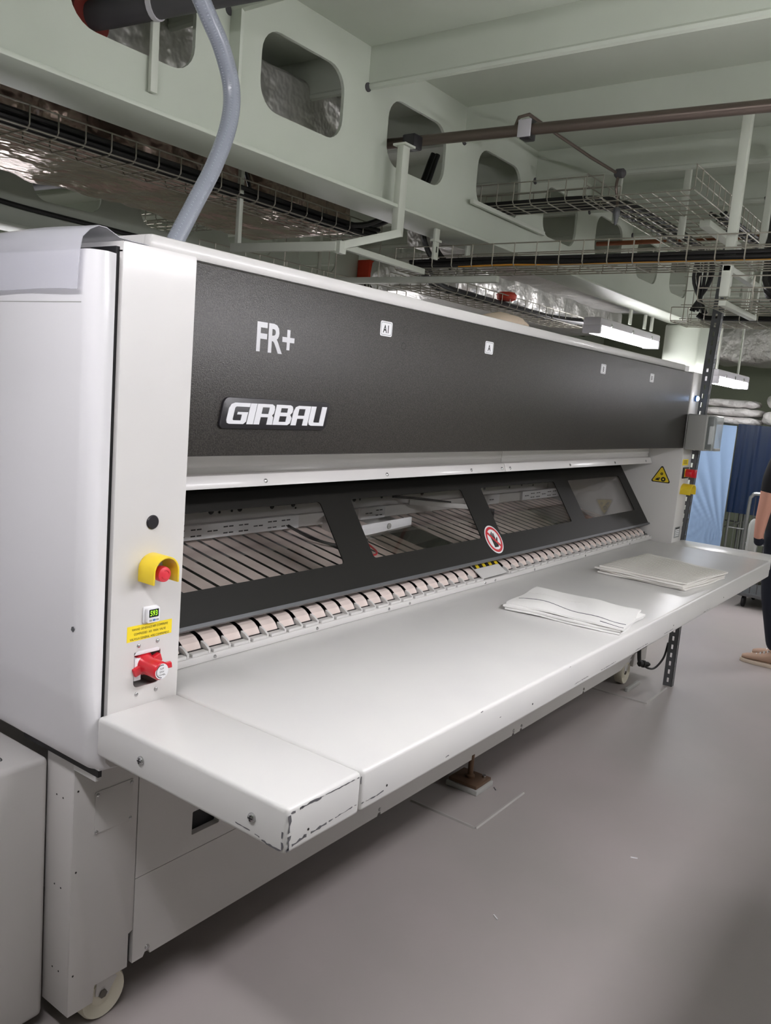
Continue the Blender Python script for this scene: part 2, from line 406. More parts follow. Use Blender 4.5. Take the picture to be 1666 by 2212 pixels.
# no-hand sticker on the guard
st = MB().prism(circ(0, 0, .062, 32), (gA+Vector((1.786, 0, 0))+gs*.078, (1,0,0), gs, gn), .0002, .001).build('prohibition_sticker', 'label_white', gd)
stf = (gA+Vector((1.786, 0, 0))+gs*.078, (1,0,0), gs, gn)
MB().plate(circ(0, 0, .056, 32), [circ(0, 0, .045, 32)], stf, .001, .0016).prism([(-.036, .028), (-.028, .036), (.036, -.028), (.028, -.036)], stf, .001, .0017).build('red_ring', 'red', st)
hand = [(-.018, -.034), (.014, -.034), (.02, -.012), (.03, .004), (.025, .009), (.013, -.004), (.014, .026), (.008, .027), (.006, .004), (.004, .034), (-.002, .034), (-.003, .004), (-.006, .03), (-.012, .029), (-.011, .0), (-.016, .018), (-.021, .016), (-.018, -.012)]
MB().prism(hand, stf, .001, .0014).build('hand_mark', 'ink', st)
# ------------------------------------------------ inside of the machine
ib = MB().box(.0, XR, .80, .83, .96, 1.32).build('inner_beam', 'white', fm)
for x, z, r in ((.80, 1.092, .013), (.94, 1.092, .012), (.84, 1.085, .005), (.90, 1.086, .005), (1.11, 1.09, .011), (1.23, 1.09, .011), (1.245, 1.075, .004), (1.62, 1.09, .012), (1.66, 1.086, .005), (1.82, 1.09, .008), (2.15, 1.09, .012), (2.7, 1.085, .01), (2.76, 1.085, .01), (3.05, 1.08, .007), (3.35, 1.08, .006), (3.2, 1.085, .006)):
    MB().lathe([(r, 0), (r, .002)], (x, .799, z), (0,-1,0), 12).build('beam_hole', 'black', ib)
rl = MB().box(.02, XR-.02, .715, .74, 1.016, 1.064).build('inner_rail', 'white', fm, bevel=.003)
def duct(a, b, zt=1.068):
    q = MB().box(a, b, .70, .73, 1.018, zt).build('wiring_duct', 'label_white', fm, bevel=.002)
    s0 = MB(); x = a+.03; k = 0
    while x < b-.05:
        for zz in ((1.031, 1.053) if k % 3 else (1.043,)):
            for dx in (0, .026):
                s0.box(x+dx, x+dx+.02, .6993, .702, zz-.0022, zz+.0022)
        x += .073; k += 1
    s0.build('duct_slot', 'black', q)['kind'] = 'stuff'
duct(.45, 1.16); duct(1.55, 1.72); duct(2.62, 2.76); duct(3.03, 3.53)
# bracket foot, levers, acrylic plates inside
bk = MB(); bk.box(1.32, 1.345, .60, .72, .99, 1.05); bk.box(1.30, 1.345, .50, .60, .965, 1.0); bk.build('sensor_bracket', 'white', fm, bevel=.004)
MB().lathe([(.014, 0), (.014, .01), (.006, .012)], (1.322, .50, .983), (0,-1,0), 10).build('bracket_bolt', 'steel', fm)
MB().tube(spline([(1.10, .70, 1.03), (1.13, .60, .995), (1.2, .52, .975), (1.27, .54, .985), (1.31, .6, 1.01)]), .006, 8).build('inner_cable', 'cable', fm)
MB().tube(spline([(1.18, .45, .965), (1.24, .40, .955), (1.3, .42, .958), (1.33, .5, .98)]), .004, 8).build('red_inner_tube', 'red', fm)
MB().bar((1.26, .47, 1.035), (1.59, .47, 1.045), .006, .042).build('flap_bar', 'label_white', fm, bevel=.002)
MB().lathe([(.012, 0), (.012, .004)], (1.43, .466, 1.04), (0,-1,0), 10).build('flap_bolt', 'greybox', fm)
MB().add([(1.27, .463, 1.015), (1.6, .463, 1.035), (1.72, .22, .925), (1.36, .22, .92)], [(0, 1, 2, 3)]).build('acrylic_flap', 'acryl', fm, solid=.003)
MB().bar((1.9, .70, 1.075), (2.22, .48, 1.06), .02, .022).build('lever', 'white', fm, bevel=.002)
MB().tube(spline([(1.88, .78, 1.09), (1.98, .72, 1.085), (2.1, .6, 1.075)]), .006, 8).build('lever_cable', 'cable', fm)
MB().box(2.18, 2.24, .44, .49, .965, 1.06).build('lever_block', 'blackpl', fm, bevel=.004)
MB().add([(2.62, .46, 1.03), (3.12, .46, 1.03), (3.24, .22, .925), (2.70, .22, .92)], [(0, 1, 2, 3)]).build('acrylic_flap', 'acryl', fm, solid=.003)
# conveyor belts and the comb along the table
MB().box(.0, XR, .16, .95, .80, .882).build('conveyor_bed', 'black', fm)
MB().box(.0, XR, .144, .16, .80, .872).build('conveyor_bed_front', 'black', fm)
prof = [(.98, 1.045), (.215, .9045), (.19, .9035), (.172, .898), (.158, .888), (.149, .874), (.146, .856)]
def beltmesh(x):
    q = MB(); w = .0275
    for i in range(len(prof)-1):
        (ya, za), (yb, zb) = prof[i], prof[i+1]
        q.add([(x-w, ya, za), (x+w, ya, za), (x+w, yb, zb), (x-w, yb, zb)], [(0, 1, 2, 3)])
    return q
pitch = .0706; b0 = None
for k in range(50):
    x = .032+pitch*k
    if x > XR-.03: break
    if 1.60 < x < 1.80: continue
    if b0 is None:
        bx = x; b0 = beltmesh(x).build('conveyor_belt', 'belt', fm, ang=1.2, recalc=False)
        t0 = MB().box(x-.026, x+.026, .118, .139, .8645, .8735).build('comb_bar', 'white', fm, bevel=.002)
        f0 = MB().prism([(.124, .862), (.124, .8735), (.140, .884), (.156, .889), (.156, .874), (.145, .862)], ((x-pitch/2-.0035, 0, 0), (0,1,0), (0,0,1), (1,0,0)), 0, .007).build('comb_finger', 'white', fm)
    else:
        for o in (b0, t0, f0): clone(o, fm, (x-bx, 0, 0))
MB().box(.0, XR, .116, .138, .8452, .8646).build('comb_strip', 'white', fm, bevel=.003)
hz = MB().add([(1.60, .118, .872), (1.795, .118, .872), (1.795, .185, .915), (1.60, .185, .915)], [(0, 1, 2, 3)]).build('hazard_plate', 'white', fm, solid=.004)
MB().add([(1.602, .157, .9045), (1.793, .157, .9045), (1.793, .186, .923), (1.602, .186, .923)], [(0, 1, 2, 3)]).build('hazard_tape', 'ink', hz, solid=.0012)
for k in range(4):
    x = 1.615+.05*k
    MB().add([(x, .1555, .9052), (x+.022, .1555, .9052), (x+.034, .185, .9236), (x+.012, .185, .9236)], [(0, 1, 2, 3)]).build('yellow_band', 'yellow', hz, solid=.0008)
for x in (.22, .62, .98, 1.10, 1.62, 1.70, 2.05, 2.6, 3.2):
    MB().lathe([(.005, 0), (.004, .003), (.001, .004)], (x, .1162, .855), (0,-1,0), 8).build('screw', 'steel', fm)
# ------------------------------------------------ table
tt = MB().box(.0012, 3.505, -.543, .14, .759, ZB).build('table_top', 'table', fm, bevel=.009, seg=3)
te = MB().box(-.208, -.0012, -.543, .0, .759, ZB).build('table_end_plate', 'table', fm, bevel=.009, seg=3)
q = MB(); q.box(3.506, 3.745, -.53, .0, .825, ZB); q.box(3.72, 3.745, -.5, 0, .759, .825); q.build('table_end_plate', 'table', fm, bevel=.004)
def philips(o, c, d, r):
    h = MB().lathe([(r, 0), (r, .002), (r*.85, .0045), (r*.4, .006)], c, d, 14).build('screw', 'steel', o)
    c = Vector(c)+Vector(d)*.0058
    if abs(d[0]): MB().box(c.x-.0006, c.x+.001, c.y-r*.6, c.y+r*.6, c.z-.001, c.z+.001).box(c.x-.0006, c.x+.001, c.y-.001, c.y+.001, c.z-r*.6, c.z+r*.6).build('screw_slot', 'black', o)
for y in (-.149, -.461): philips(te, (-.208, y, .80), (-1, 0, 0), .009)
for o, x in ((te, -.15), (tt, .085), (tt, .73), (tt, 1.9), (tt, 2.6)):
    MB().lathe([(.0025, 0), (.0025, .0006)], (x, -.5432, .787), (0,-1,0), 8).build('rivet_hole', 'ink', o)
# worn paint at the corner of the table
def scuff(pts, w, fr, parent, seed):
    rr = random.Random(seed); q = MB()
    for i in range(len(pts)-1):
        (a0, b0_), (a1, b1) = pts[i], pts[i+1]
        n = max(2, int(math.hypot(a1-a0, b1-b0_)/.006)); L = []
        for k in range(n+1):
            t = k/n; L.append((a0+(a1-a0)*t+rr.uniform(-1, 1)*w*.3, b0_+(b1-b0_)*t+rr.uniform(-1, 1)*w*.3, w*rr.uniform(.25, 1.5)))
        for k in range(n):
            if rr.random() < .12: continue
            p, r2 = L[k], L[k+1]; dx, dy = (a1-a0), (b1-b0_); l = math.hypot(dx, dy); nx, ny = -dy/l, dx/l
            q.prism([(p[0]-nx*p[2]/2, p[1]-ny*p[2]/2), (r2[0]-nx*r2[2]/2, r2[1]-ny*r2[2]/2), (r2[0]+nx*r2[2]/2, r2[1]+ny*r2[2]/2), (p[0]+nx*p[2]/2, p[1]+ny*p[2]/2)], fr, .0002, .0005)
    return q.build('paint_chip', 'chip', parent, smooth=False)
ff = FRONT(0, 0, -.543); sf = SIDE(0, 0, -.208)
scuff([(-.2, .764), (-.2, .80), (-.201, .833)], .006, ff, te, 1); scuff([(-.2, .834), (-.17, .836), (-.12, .836)], .004, ff, te, 2)
scuff([(-.12, .8365), (-.05, .836), (-.003, .836)], .0018, ff, te, 3); scuff([(-.205, .77), (-.16, .777), (-.10, .779)], .0045, ff, te, 4)
scuff([(-.10, .779), (-.012, .782)], .002, ff, te, 5); scuff([(-.004, .835), (-.003, .82)], .003, ff, te, 6)
scuff([(.005, .779), (.05, .777), (.075, .78)], .0022, ff, tt, 7); scuff([(.535, .764), (.535, .80)], .005, sf, te, 8)
scuff([(.535, .767), (.50, .766), (.47, .772)], .004, sf, te, 9); scuff([(.47, .774), (.42, .775)], .0016, sf, te, 10)
for k, (x, z, l) in enumerate(((.3, .775, .02), (.55, .80, .012), (1.0, .775, .1), (1.2, .772, .12), (1.5, .772, .12), (1.8, .773, .1), (2.3, .77, .1), (.45, .84, .01), (.95, .838, .008))):
    scuff([(x, z), (x+l, z+.001)], .0016, ff, tt, 20+k)
# ------------------------------------------------ lower panels, base and castors
YS = .11
MB().plate([(-.006, .340), (3.46, .340), (3.46, .757), (-.006, .757)], [rrect(.167, .262, .384, .448, .003, 2)], FRONT(0, 0, YS), -.02, 0).build('upper_skirt_panel', 'lower', fm)
MB().box(.16, .27, YS+.021, YS+.03, .38, .452).build('skirt_opening', 'black', fm)
NX = (.038, 1.017, 2.004, 2.078, 2.773)
out = [(-.006, .338), (-.006, .113)]
for x in NX: out += [(x-.012, .113), (x-.006, .124), (x+.006, .124), (x+.010, .113)]
out += [(3.30, .113), (3.46, .16), (3.46, .338)]
ls = MB().prism(out, FRONT(0, 0, YS), -.02, 0).build('lower_skirt_panel', 'lower', fm)
for x in NX: MB().lathe([(.007, 0), (.006, .003), (.002, .005)], (x, YS, .135), (0,-1,0), 10).build('screw', 'steel', ls)
MB().box(.0, 3.44, .145, 1.2, .14, .8).build('machine_body', 'lower', fm)
bl = MB(); bl.prism([(-.183, .07), (-.116, .07), (-.112, .113), (-.02, .111), (-.02, .20), (-.008, .205), (-.008, .757), (-.183, .757)], FRONT(0, 0, YS), -.003, 0)
bl.box(-.183, -.180, YS+.003, .215, .07, .757)
blo = bl.build('base_leg', 'lower', fm, bevel=.0012)
MB().box(-.018, -.008, YS+.012, YS+.03, .113, .757).build('leg_joint', 'black', fm)
ac = MB().plate(rrect(-.128, -.024, .504, .608, .003, 2), [], FRONT(0, 0, YS), .0002, .0022).build('access_plate', 'lower', fm, bevel=.0006)
for x, z in ((-.122, .601), (-.123, .510), (-.030, .510), (-.030, .601)): MB().lathe([(.0045, 0), (.004, .002), (.001, .004)], (x, YS-.0022, z), (0,-1,0), 10).build('screw', 'steel', ac)
for x, z in ((-.172, .626), (-.172, .43), (-.172, .171)): MB().lathe([(.0025, 0), (.0025, .0005)], (x, YS, z), (0,-1,0), 8).build('rivet_hole', 'ink', blo)
for z in (.60, .38, .17):
    for y in (.15, .175): MB().lathe([(.0022, 0), (.0022, .0005)], (-.183, y, z), (-1, 0, 0), 8).build('rivet_hole', 'ink', blo)
def castor(x, y, r=.06):
    c = MB(); c.lathe([(r*.55, -.004), (r*.6, -.006), (r*.94, -.014), (r, -.008), (r, .028), (r*.94, .034), (r*.6, .026), (r*.55, .024)], (x, y-.01, r), (0,1,0), 28)
    w = c.build('castor_wheel', 'castor', fm)
    MB().lathe([(r*.5, -.016), (r*.5, -.004)], (x, y-.0, r), (0,1,0), 20).build('hub', 'castor', w)
    MB().lathe([(.011, -.024), (.011, -.012)], (x, y, r), (0,1,0), 6).build('axle_bolt', 'wheel_dark', w)
    k = MB(); k.prism([(-.02, .0), (.015, -.012), (.06, .055), (.06, .09), (.0, .09), (-.016, .05)], FRONT(x, r, y-.02), -.004, 0)
    k.build('fork', 'lower', w, bevel=.001)
castor(-.075, .148, .062)
castor(3.43, .145, .066)
fb = MB(); fb.box(3.50, 3.72, .11, .3, .09, .20); fb.box(3.36, 3.50, .12, .2, .128, .14); fb.build('castor_bracket', 'lower', fm, bevel=.002)
# ------------------------------------------------ controls on the left pillar
MB().lathe([(.0155, 0), (.0155, .002), (.0135, .004)], (-.087, 0, 1.248), (0,-1,0), 24).build('hole_plug', 'blackpl', fm)
eg = MB()
def arch(r):   # tunnel outline open below
    pts = [(-r, -.022)]
    for k in range(15): a = PI-PI*k/14; pts.append((r*math.cos(a), .003+r*math.sin(a)))
    return pts+[(r, -.022)]
oo, ii = arch(.034), arch(.0295)
eg.prism(oo+ii[::-1], FRONT(-.085, 1.145), .0, .052)
ego = eg.build('emergency_stop', 'yellow', fm, bevel=.0012)
ego['label'] = 'yellow guard around red stop button'
MB().lathe([(.012, 0), (.012, .024)], (-.085, 0, 1.142), (0,-1,0), 18).build('button_stem', 'blackpl', ego)
rb = MB().lathe([(.0145, .024), (.0165, .028), (.0172, .040), (.016, .0455), (.012, .0475)], (-.085, 0, 1.142), (0,-1,0), 26).build('stop_button', 'redbtn', ego)
for s_ in (0, PI):
    a_ = [(.0095*math.cos(s_+.3+.22*k), .0095*math.sin(s_+.3+.22*k)) for k in range(8)]
    MB().tube([(-.085+a, -.0478, 1.142+b) for a, b in a_], .001, 6).build('turn_arrow', 'red', ego)
dsp = MB().prism(rrect(-.103, -.064, 1.027, 1.064, .003, 3), FRONT(0, 0), 0, .004).prism(rrect(-.098, -.066, 1.029, 1.062, .003, 3), FRONT(0, 0), .004, .012).build('pressure_display', 'label_white', fm, bevel=.0008)
MB().prism(rrect(-.0945, -.0695, 1.041, 1.0585, .001, 2), FRONT(0, 0), .012, .0123).build('screen', 'screen', dsp)
text('digits', '593', .0165, FRONT(-.0925, 1.0445, -.0124), 'digit', dsp, .0001, sx=.82)
for x in (-.0935, -.0845, -.0755): MB().prism(rrect(x, x+.007, 1.0325, 1.0365, .001, 2), FRONT(0, 0), .012, .0127).build('display_key', 'greybox' if x != -.0845 else 'bluering', dsp)
yl = MB().prism([(-.141, .991), (-.0225, .9925), (-.0225, 1.0245), (-.141, 1.0255)], FRONT(0, 0), .0001, .0006).build('yellow_label', 'ylabel', fm)
for k, (t, s_) in enumerate((('VANNE GENERALE AIR COMPRIME', .86), ('COMPRESSED  AIR  MAIN  VALVE', .80), ('VALVULA GENERAL AIRE COMPRIMIDO', .82))):
    text('label_text', t, .0072, FRONT(-.0815, 1.0145-.0105*k, -.0007), 'ink', yl, .00006, 'CENTER', sx=s_)
for x, z in ((-.11, .979), (-.06, .981), (-.111, .870), (-.059, .869)): MB().lathe([(.0046, 0), (.004, .002), (.0015, .0035)], (x, 0, z), (0,-1,0), 12).build('screw', 'steel', fm)
# red shut-off valve
vd = Vector((.05, -1, -.05)).normalized(); vo = Vector((-.090, .034, .934))
va = MB().lathe([(.025, 0), (.026, .012), (.027, .026), (.023, .031), (.0195, .05), (.0205, .081), (.019, .084), (.0175, .0842)], vo, vd, 24)
va.bar(vo+vd*.035+Vector((-.034, 0, -.012)), vo+vd*.035+Vector((.036, 0, .012)), .014, .018); va.bar(vo+vd*.06+Vector((-.0, 0, 0)), vo+vd*.075+Vector((.034, 0, .006)), .012, .012)
vao = va.build('shut_off_valve', 'red', fm, bevel=.0015)
vf = (vo+vd*.0844, Vector((1,0,0)), Vector((0,0,1)), vd)
vdisc = MB().prism(circ(0, 0, .0172, 24), vf, 0, .0008).build('valve_disc', 'label_white', vao)
MB().plate(circ(0, 0, .0150, 20)[4:16]+circ(0, 0, .0135, 20)[4:16][::-1], [], vf, .0008, .0011).build('disc_arc', 'ink', vdisc)
for k, t in enumerate(('SUP', 'EXH', '1.0 MPa')): text('disc_text', t, .006, (vo+vd*.0853+Vector((0, 0, .004-.007*k)), (1,0,0), (0,0,1), vd), 'ink', vdisc, .00005, 'CENTER')
MB().box(-.122, -.052, .0, .03, .957, .967).box(-.118, -.10, .0, .05, .9, .95).build('valve_body', 'label_white', vao, bevel=.002)
# ------------------------------------------------ marks on the dark panel
text('model_mark', 'FR+', .094, FRONT(.188, 1.634, .004), 'silver', fm, .0003, bold=.0022, sx=.87)
bg = MB()
bpoly = [(a+.22*(b-1.45), b) for a, b in rrect(.083, .452, 1.45, 1.522, .014, 5)]
bgo = bg.prism(bpoly, FRONT(0, 0, .004), 0, .007).build('name_badge', 'blackpl', fm, bevel=.0012)
LT = {'G': (1.32, [(1.3,1),(.32,1),(.1,.92),(0,.72),(0,.18),(.06,.05),(.2,0),(1.1,0),(1.26,.12),(1.26,.57),(.6,.57),(.6,.45),(.9,.45),(.9,.17),(.42,.17),(.37,.22),(.37,.76),(.44,.82),(1.3,.82)], []),
 'I': (.46, [(0,0),(.42,0),(.42,1),(0,1)], []),
 'R': (1.30, [(0,0),(.38,0),(.38,.36),(.88,.36),(.88,0),(1.26,0),(1.24,.36),(1.12,.46),(1.22,.55),(1.24,.74),(1.18,.92),(1.0,1),(0,1)], [[(.38,.52),(.86,.52),(.86,.84),(.38,.84)]]),
 'B': (1.30, [(0,0),(1.05,0),(1.22,.1),(1.26,.36),(1.1,.52),(1.23,.64),(1.24,.8),(1.16,.94),(1.0,1),(0,1)], [[(.38,.62),(.86,.62),(.86,.84),(.38,.84)], [(.38,.16),(.88,.16),(.88,.44),(.38,.44)]]),
 'A': (1.28, [(0,0),(.38,0),(.38,.34),(.86,.34),(.86,0),(1.24,0),(1.24,1),(.32,1),(.1,.92),(0,.7)], [[(.38,.50),(.86,.50),(.86,.84),(.38,.84)]]),
 'U': (1.22, [(.84,1),(.84,.17),(.42,.17),(.38,.22),(.38,1),(0,1),(0,.2),(.08,.05),(.25,0),(1.22,0),(1.22,1)], [])}
cx = .1025; hh = .049; ww = .339/sum(LT[c][0] for c in 'GIRBAU')
for c in 'GIRBAU':
    w, o_, h_ = LT[c]; tr = lambda L: [(cx+a*ww+.24*b*hh, 1.4612+b*hh) for a, b in L]
    MB().plate(tr(o_), [tr(h) for h in h_], FRONT(0, 0, -.003), 0, .0012).build('badge_letter', 'badge_letter', bgo, smooth=False)
    cx += w*ww
for x, t in ((.665, 'A1'), (1.249, 'A'), (2.252, 'B'), (2.877, 'B1')):
    w = MB().prism(rrect(x, x+.055, 1.716, 1.757, .006, 4), FRONT(0, 0, .004), 0, .0008).build('zone_label', 'label_white', fm)
    MB().plate(rrect(x+.003, x+.052, 1.719, 1.754, .005, 3), [rrect(x+.0045, x+.0505, 1.7205, 1.7525, .004, 3)], FRONT(0, 0, .0032), 0, .0002).build('label_border', 'lbl', w)
    text('label_text', t, .03, FRONT(x+.0275, 1.7255, .0032), 'ink', w, .0001, 'CENTER', bold=.0005, sx=.85)
for z in (1.743, 1.697): MB().plate(circ(.783, z, .0105, 18), [circ(.783, z, .0095, 18)], FRONT(0, 0, .004), 0, .0003).build('ring_mark', 'guard', fm)
# ------------------------------------------------ right pillar: sticker, switches, box
def tri(a, r):   # rounded triangle
    p = []
    for k in range(3):
        c = (a*math.cos(PI/2+k*2*PI/3), a*math.sin(PI/2+k*2*PI/3))
        for j in range(5): t = PI/2+k*2*PI/3-PI/3+2*PI/3*j/4; p.append((c[0]+r*math.cos(t), c[1]+r*math.sin(t)))
    return p
tf = SIDE(.107, 1.212, XR)
ts = MB().prism(tri(.052, .008), tf, .0002, .0008).build('warning_triangle', 'ink', fm)
MB().prism(tri(.046, .006), tf, .0008, .0011).build('triangle_field', 'yellow', ts)
pm = MB(); pm.plate(circ(.014, -.014, .0135, 20), [circ(.014, -.014, .005, 14)], tf, .0011, .0014); pm.plate(circ(.002, .016, .0075, 16), [circ(.002, .016, .003, 10)], tf, .0011, .0014)
pm.prism([(-.034, -.022), (-.024, -.012), (-.006, -.006), (-.004, -.012), (-.014, -.015), (-.006, -.02), (-.012, -.024)], tf, .0011, .0014); pm.build('triangle_mark', 'ink', ts)
bl_ = MB().lathe([(.017, 0), (.017, .008), (.014, .010)], (3.645, 0, 1.667), (0,-1,0), 20).build('blue_indicator', 'bluering', fm)
MB().lathe([(.014, .008), (.013, .018), (.008, .022)], (3.645, 0, 1.667), (0,-1,0), 20).build('indicator_lens', 'bluelight', bl_)
yl2 = MB().prism(rrect(3.568, 3.672, 1.288, 1.322, .002, 2), FRONT(0, 0), .0002, .0008).build('yellow_label', 'ylabel', fm)
for k in range(3): MB().box(3.585, 3.655, -.0011, -.0008, 1.296+.008*k, 1.299+.008*k).build('label_line', 'ink', yl2)
sw = MB().box(3.588, 3.685, -.008, 0, 1.213, 1.277).build('main_switch', 'ink', fm, bevel=.003)
MB().box(3.605, 3.67, -.0085, -.008, 1.222, 1.268).build('switch_plate', 'yellow', sw)
MB().lathe([(.024, .008), (.022, .045)], (3.637, 0, 1.245), (0,-1,0), 18).bar((3.637, -.05, 1.222), (3.637, -.05, 1.268), .02, .03, (0,1,0)).build('switch_knob', 'red', sw, bevel=.002)
g2 = MB(); g2.prism([(a*1.5, b) for a, b in oo+ii[::-1]], FRONT(3.64, 1.146), 0, .06); g2.build('switch_guard', 'yellow', fm, bevel=.0015)
gl = MB().prism(rrect(3.585, 3.685, .868, .931, .003, 2), FRONT(0, 0), .0002, .001).build('rating_plate', 'lbl', fm)
for k in range(4): MB().box(3.60, 3.67, -.0013, -.001, .877+.011*k, .883+.011*k).build('plate_row', 'label_white', gl)
MB().box(3.60, 3.67, -.0013, -.001, .919, .927).build('plate_heading', 'ink', gl)
# the box with a clear cover that hangs on the slotted post
xb = thing('socket_box', 'grey box with a clear hinged cover on the slotted post', 'electrical box', (3.62, -.05, 1.382))
MB().box(3.535, 3.735, -.115, -.006, 1.382, 1.58).build('box_body', 'greybox', xb, bevel=.008, seg=3)
MB().prism(rrect(3.54, 3.735, 1.385, 1.577, .012, 4), FRONT(0, 0), .115, .15).build('clear_cover', 'clearbox', xb, bevel=.006)
MB().box(3.59, 3.69, -.1185, -.1155, 1.42, 1.52).build('inner_label', 'label_white', xb)
MB().box(3.58, 3.69, -.162, -.15, 1.385, 1.40).build('cover_latch', 'greybox', xb, bevel=.002)

# =================================================================== LAMPS
def lamp(name, x0, x1, y, z, label, m='tube', along='X', chain=True, w=.13):
    c = ((x0+x1)/2, y, z) if along == 'X' else (y, (x0+x1)/2, z)
    t = thing(name, label, 'ceiling lamp', c, 'tube lamps under the deck')
    S = (lambda q: q) if along == 'X' else (lambda q: (-q[1]+0, q[0], q[2]))
    def b(a0, a1, b0, b1, c0, c1):
        return MB().box(a0, a1, y+b0, y+b1, z+c0, z+c1) if along == 'X' else MB().box(y+b0, y+b1, a0, a1, z+c0, z+c1)
    b(x0, x1, -w*.5, w*.5, .0, .055).build('housing', 'housing', t, bevel=.012)
    b(x0+.02, x1-.02, -w*.42, w*.42, -.05, .0).build('diffuser', m, t, bevel=.014)
    for e in (x0, x1-.03): b(e, e+.03, -w*.5, w*.5, -.054, .004).build('end_cap', 'housing', t, bevel=.006)
    for e in (x0+.2, (x0+x1)/2, x1-.2):
        b(e-.012, e+.012, -w*.53, w*.53, .0, .03).build('clip', 'steel', t, bevel=.002)
    if chain:
        for e in (x0+.15, x1-.15): b(e-.015, e+.015, -.006, .006, .055, ZC-z).build('hanger_strip', 'wirew', t)
    return t
lamp('tube_lamp', .1, 1.4, -1.60, 2.06, 'tube lamp over the aisle across from the left pillar')
lamp('tube_lamp', 2.75, 4.05, -3.2, 2.12, 'tube lamp at the far side of the aisle beyond the added light blocker')
lamp('tube_lamp', -1.15, .15, -.98, 2.20, 'tube lamp over the aisle beside the white side cabinet', 'tubel', 'Y')
lamp('tube_lamp', 5.85, 7.15, -1.5, 2.12, 'tube lamp over the aisle beyond the standing person')
LA = lamp('tube_lamp', 4.25, 5.47, .93, 2.125, 'bright tube lamp hanging beside the column behind the machine', 'tubeb', chain=False)
for e in (4.7, 5.0, 5.15): MB().box(e-.02, e+.02, .83, .842, 2.18, 2.30).build('hanger_strip', 'wirew', LA)
lamp('tube_lamp', 5.45, 6.4, .44, 1.885, 'short glowing tube lamp behind the slotted post', 'tubeb')
lamp('tube_lamp', 3.3, 4.6, 2.72, 1.88, 'tube lamp behind the machine beside the rear girder', 'tubeb')
lamp('tube_lamp', .7, 1.9, 3.9, 2.05, 'added tube lamp brightening the back wall behind the hose', 'tubeb')  # hidden lamp, added to brighten the back of the room

# =================================================================== CABINETS AT THE LEFT
sc_ = thing('side_cabinet', 'tall glossy white side cabinet with rounded edges beside the left pillar', 'cabinet', (-.22, .45, .72))
def ring(inset, z):
    L = [(-.193, .9), (-.193, .008)]
    cx_, cy_, r = -.25+.034+inset*.6, .034, .034
    for k in range(9): a = -PI/2-PI/2*k/8; L.append((cx_+r*math.cos(a), cy_+r*math.sin(a)-.0))
    L.append((-.25+inset*.6, .9)); return [(a, b, z) for a, b in L]
rings = [ring(0, 1.785), ring(0, 1.7), ring(0, 1.2), ring(0, .895), ring(.003, .885), ring(.006, .872), ring(.05, .755), ring(.056, .735), ring(.075, .722), ring(.11, .717)]  # lower rings drawn inward so the shape gives the shade near the foot
q = MB(); n = len(rings[0])
q.add([v for r in rings for v in r], [(i*n+k, i*n+(k+1) % n, (i+1)*n+(k+1) % n, (i+1)*n+k) for i in range(len(rings)-1) for k in range(n)] + [tuple(range(n)), tuple((len(rings)-1)*n+k for k in reversed(range(n)))])
q.build('cabinet_shell', 'cabwhite', sc_)
MB().box(-.2505, -.2495, .034, .9, 1.685, 1.6865).build('panel_seam', 'greybox', sc_)
MB().prism([(-.006, -.003), (.001, -.006), (.006, .001), (.002, .006), (-.004, .004)], SIDE(.03, 1.035, -.2502), 0, .0008).build('scratch', 'angle', sc_)
MB().box(-.245, -.195, .02, .88, 1.785, 1.787).build('cabinet_top', 'darkpipe', sc_)
# clear sheet over its top
pf = [(-.263, 1.708), (-.2615, 1.75), (-.2595, 1.785), (-.256, 1.806), (-.245, 1.824), (-.228, 1.834), (-.21, 1.832), (-.195, 1.824), (-.18, 1.817), (-.15, 1.8165), (-.11, 1.818)]
q = MB(); ny = 14
for j in range(ny+1):
    y = .018+.86*j/ny
    q.v += [(a-.003*math.sin(j*1.3+i*.4)*(i < 4), y+(.012*(1-i/5) if j == 0 and i < 5 else 0), z+.002*math.sin(j*.9+i)) for i, (a, z) in enumerate(pf)]
m_ = len(pf)
q.f = [(j*m_+i, (j+1)*m_+i, (j+1)*m_+i+1, j*m_+i+1) for j in range(ny) for i in range(m_-1)]; q.mi = [0]*len(q.f)
tag(q.build('plastic_sheet', 'film', ang=1.5, solid=.0015), 'curled clear plastic sheet draped over the white side cabinet', 'plastic sheet')
gc = thing('control_cabinet', 'low grey-white steel cabinet at the foot of the side cabinet', 'cabinet', (-.41, .7, 0))
MB().box(-.62, -.1865, .203, 1.2, .03, .682).build('cabinet_body', 'lower', gc, bevel=.014, seg=3)
MB().box(-.60, -.23, .24, 1.18, 0, .03).build('plinth', 'black', gc)
for c, d in (((-.275, .26, .682), (0,0,1)), ((-.315, .2025, .58), (0,-1,0))): MB().lathe([(.0085, 0), (.007, .003), (.003, .006)], c, d, 12).build('screw', 'steel', gc)

ic = thing('shade_box', 'added tall white box out of view, shading the lower side cabinet', 'cabinet', (-.9, .7, 0))  # unseen box, added to block the left lamp low on the side cabinet
MB().box(-1.2, -.64, .05, 1.35, .05, 1.50).build('cabinet_body', 'cabwhite', ic, bevel=.02, seg=3)
MB().box(-1.18, -.66, .08, 1.33, 0, .05).build('plinth', 'black', ic)
MB().box(-1.1, -.74, .046, .05, .25, 1.35).build('door', 'cabwhite', ic, bevel=.002)

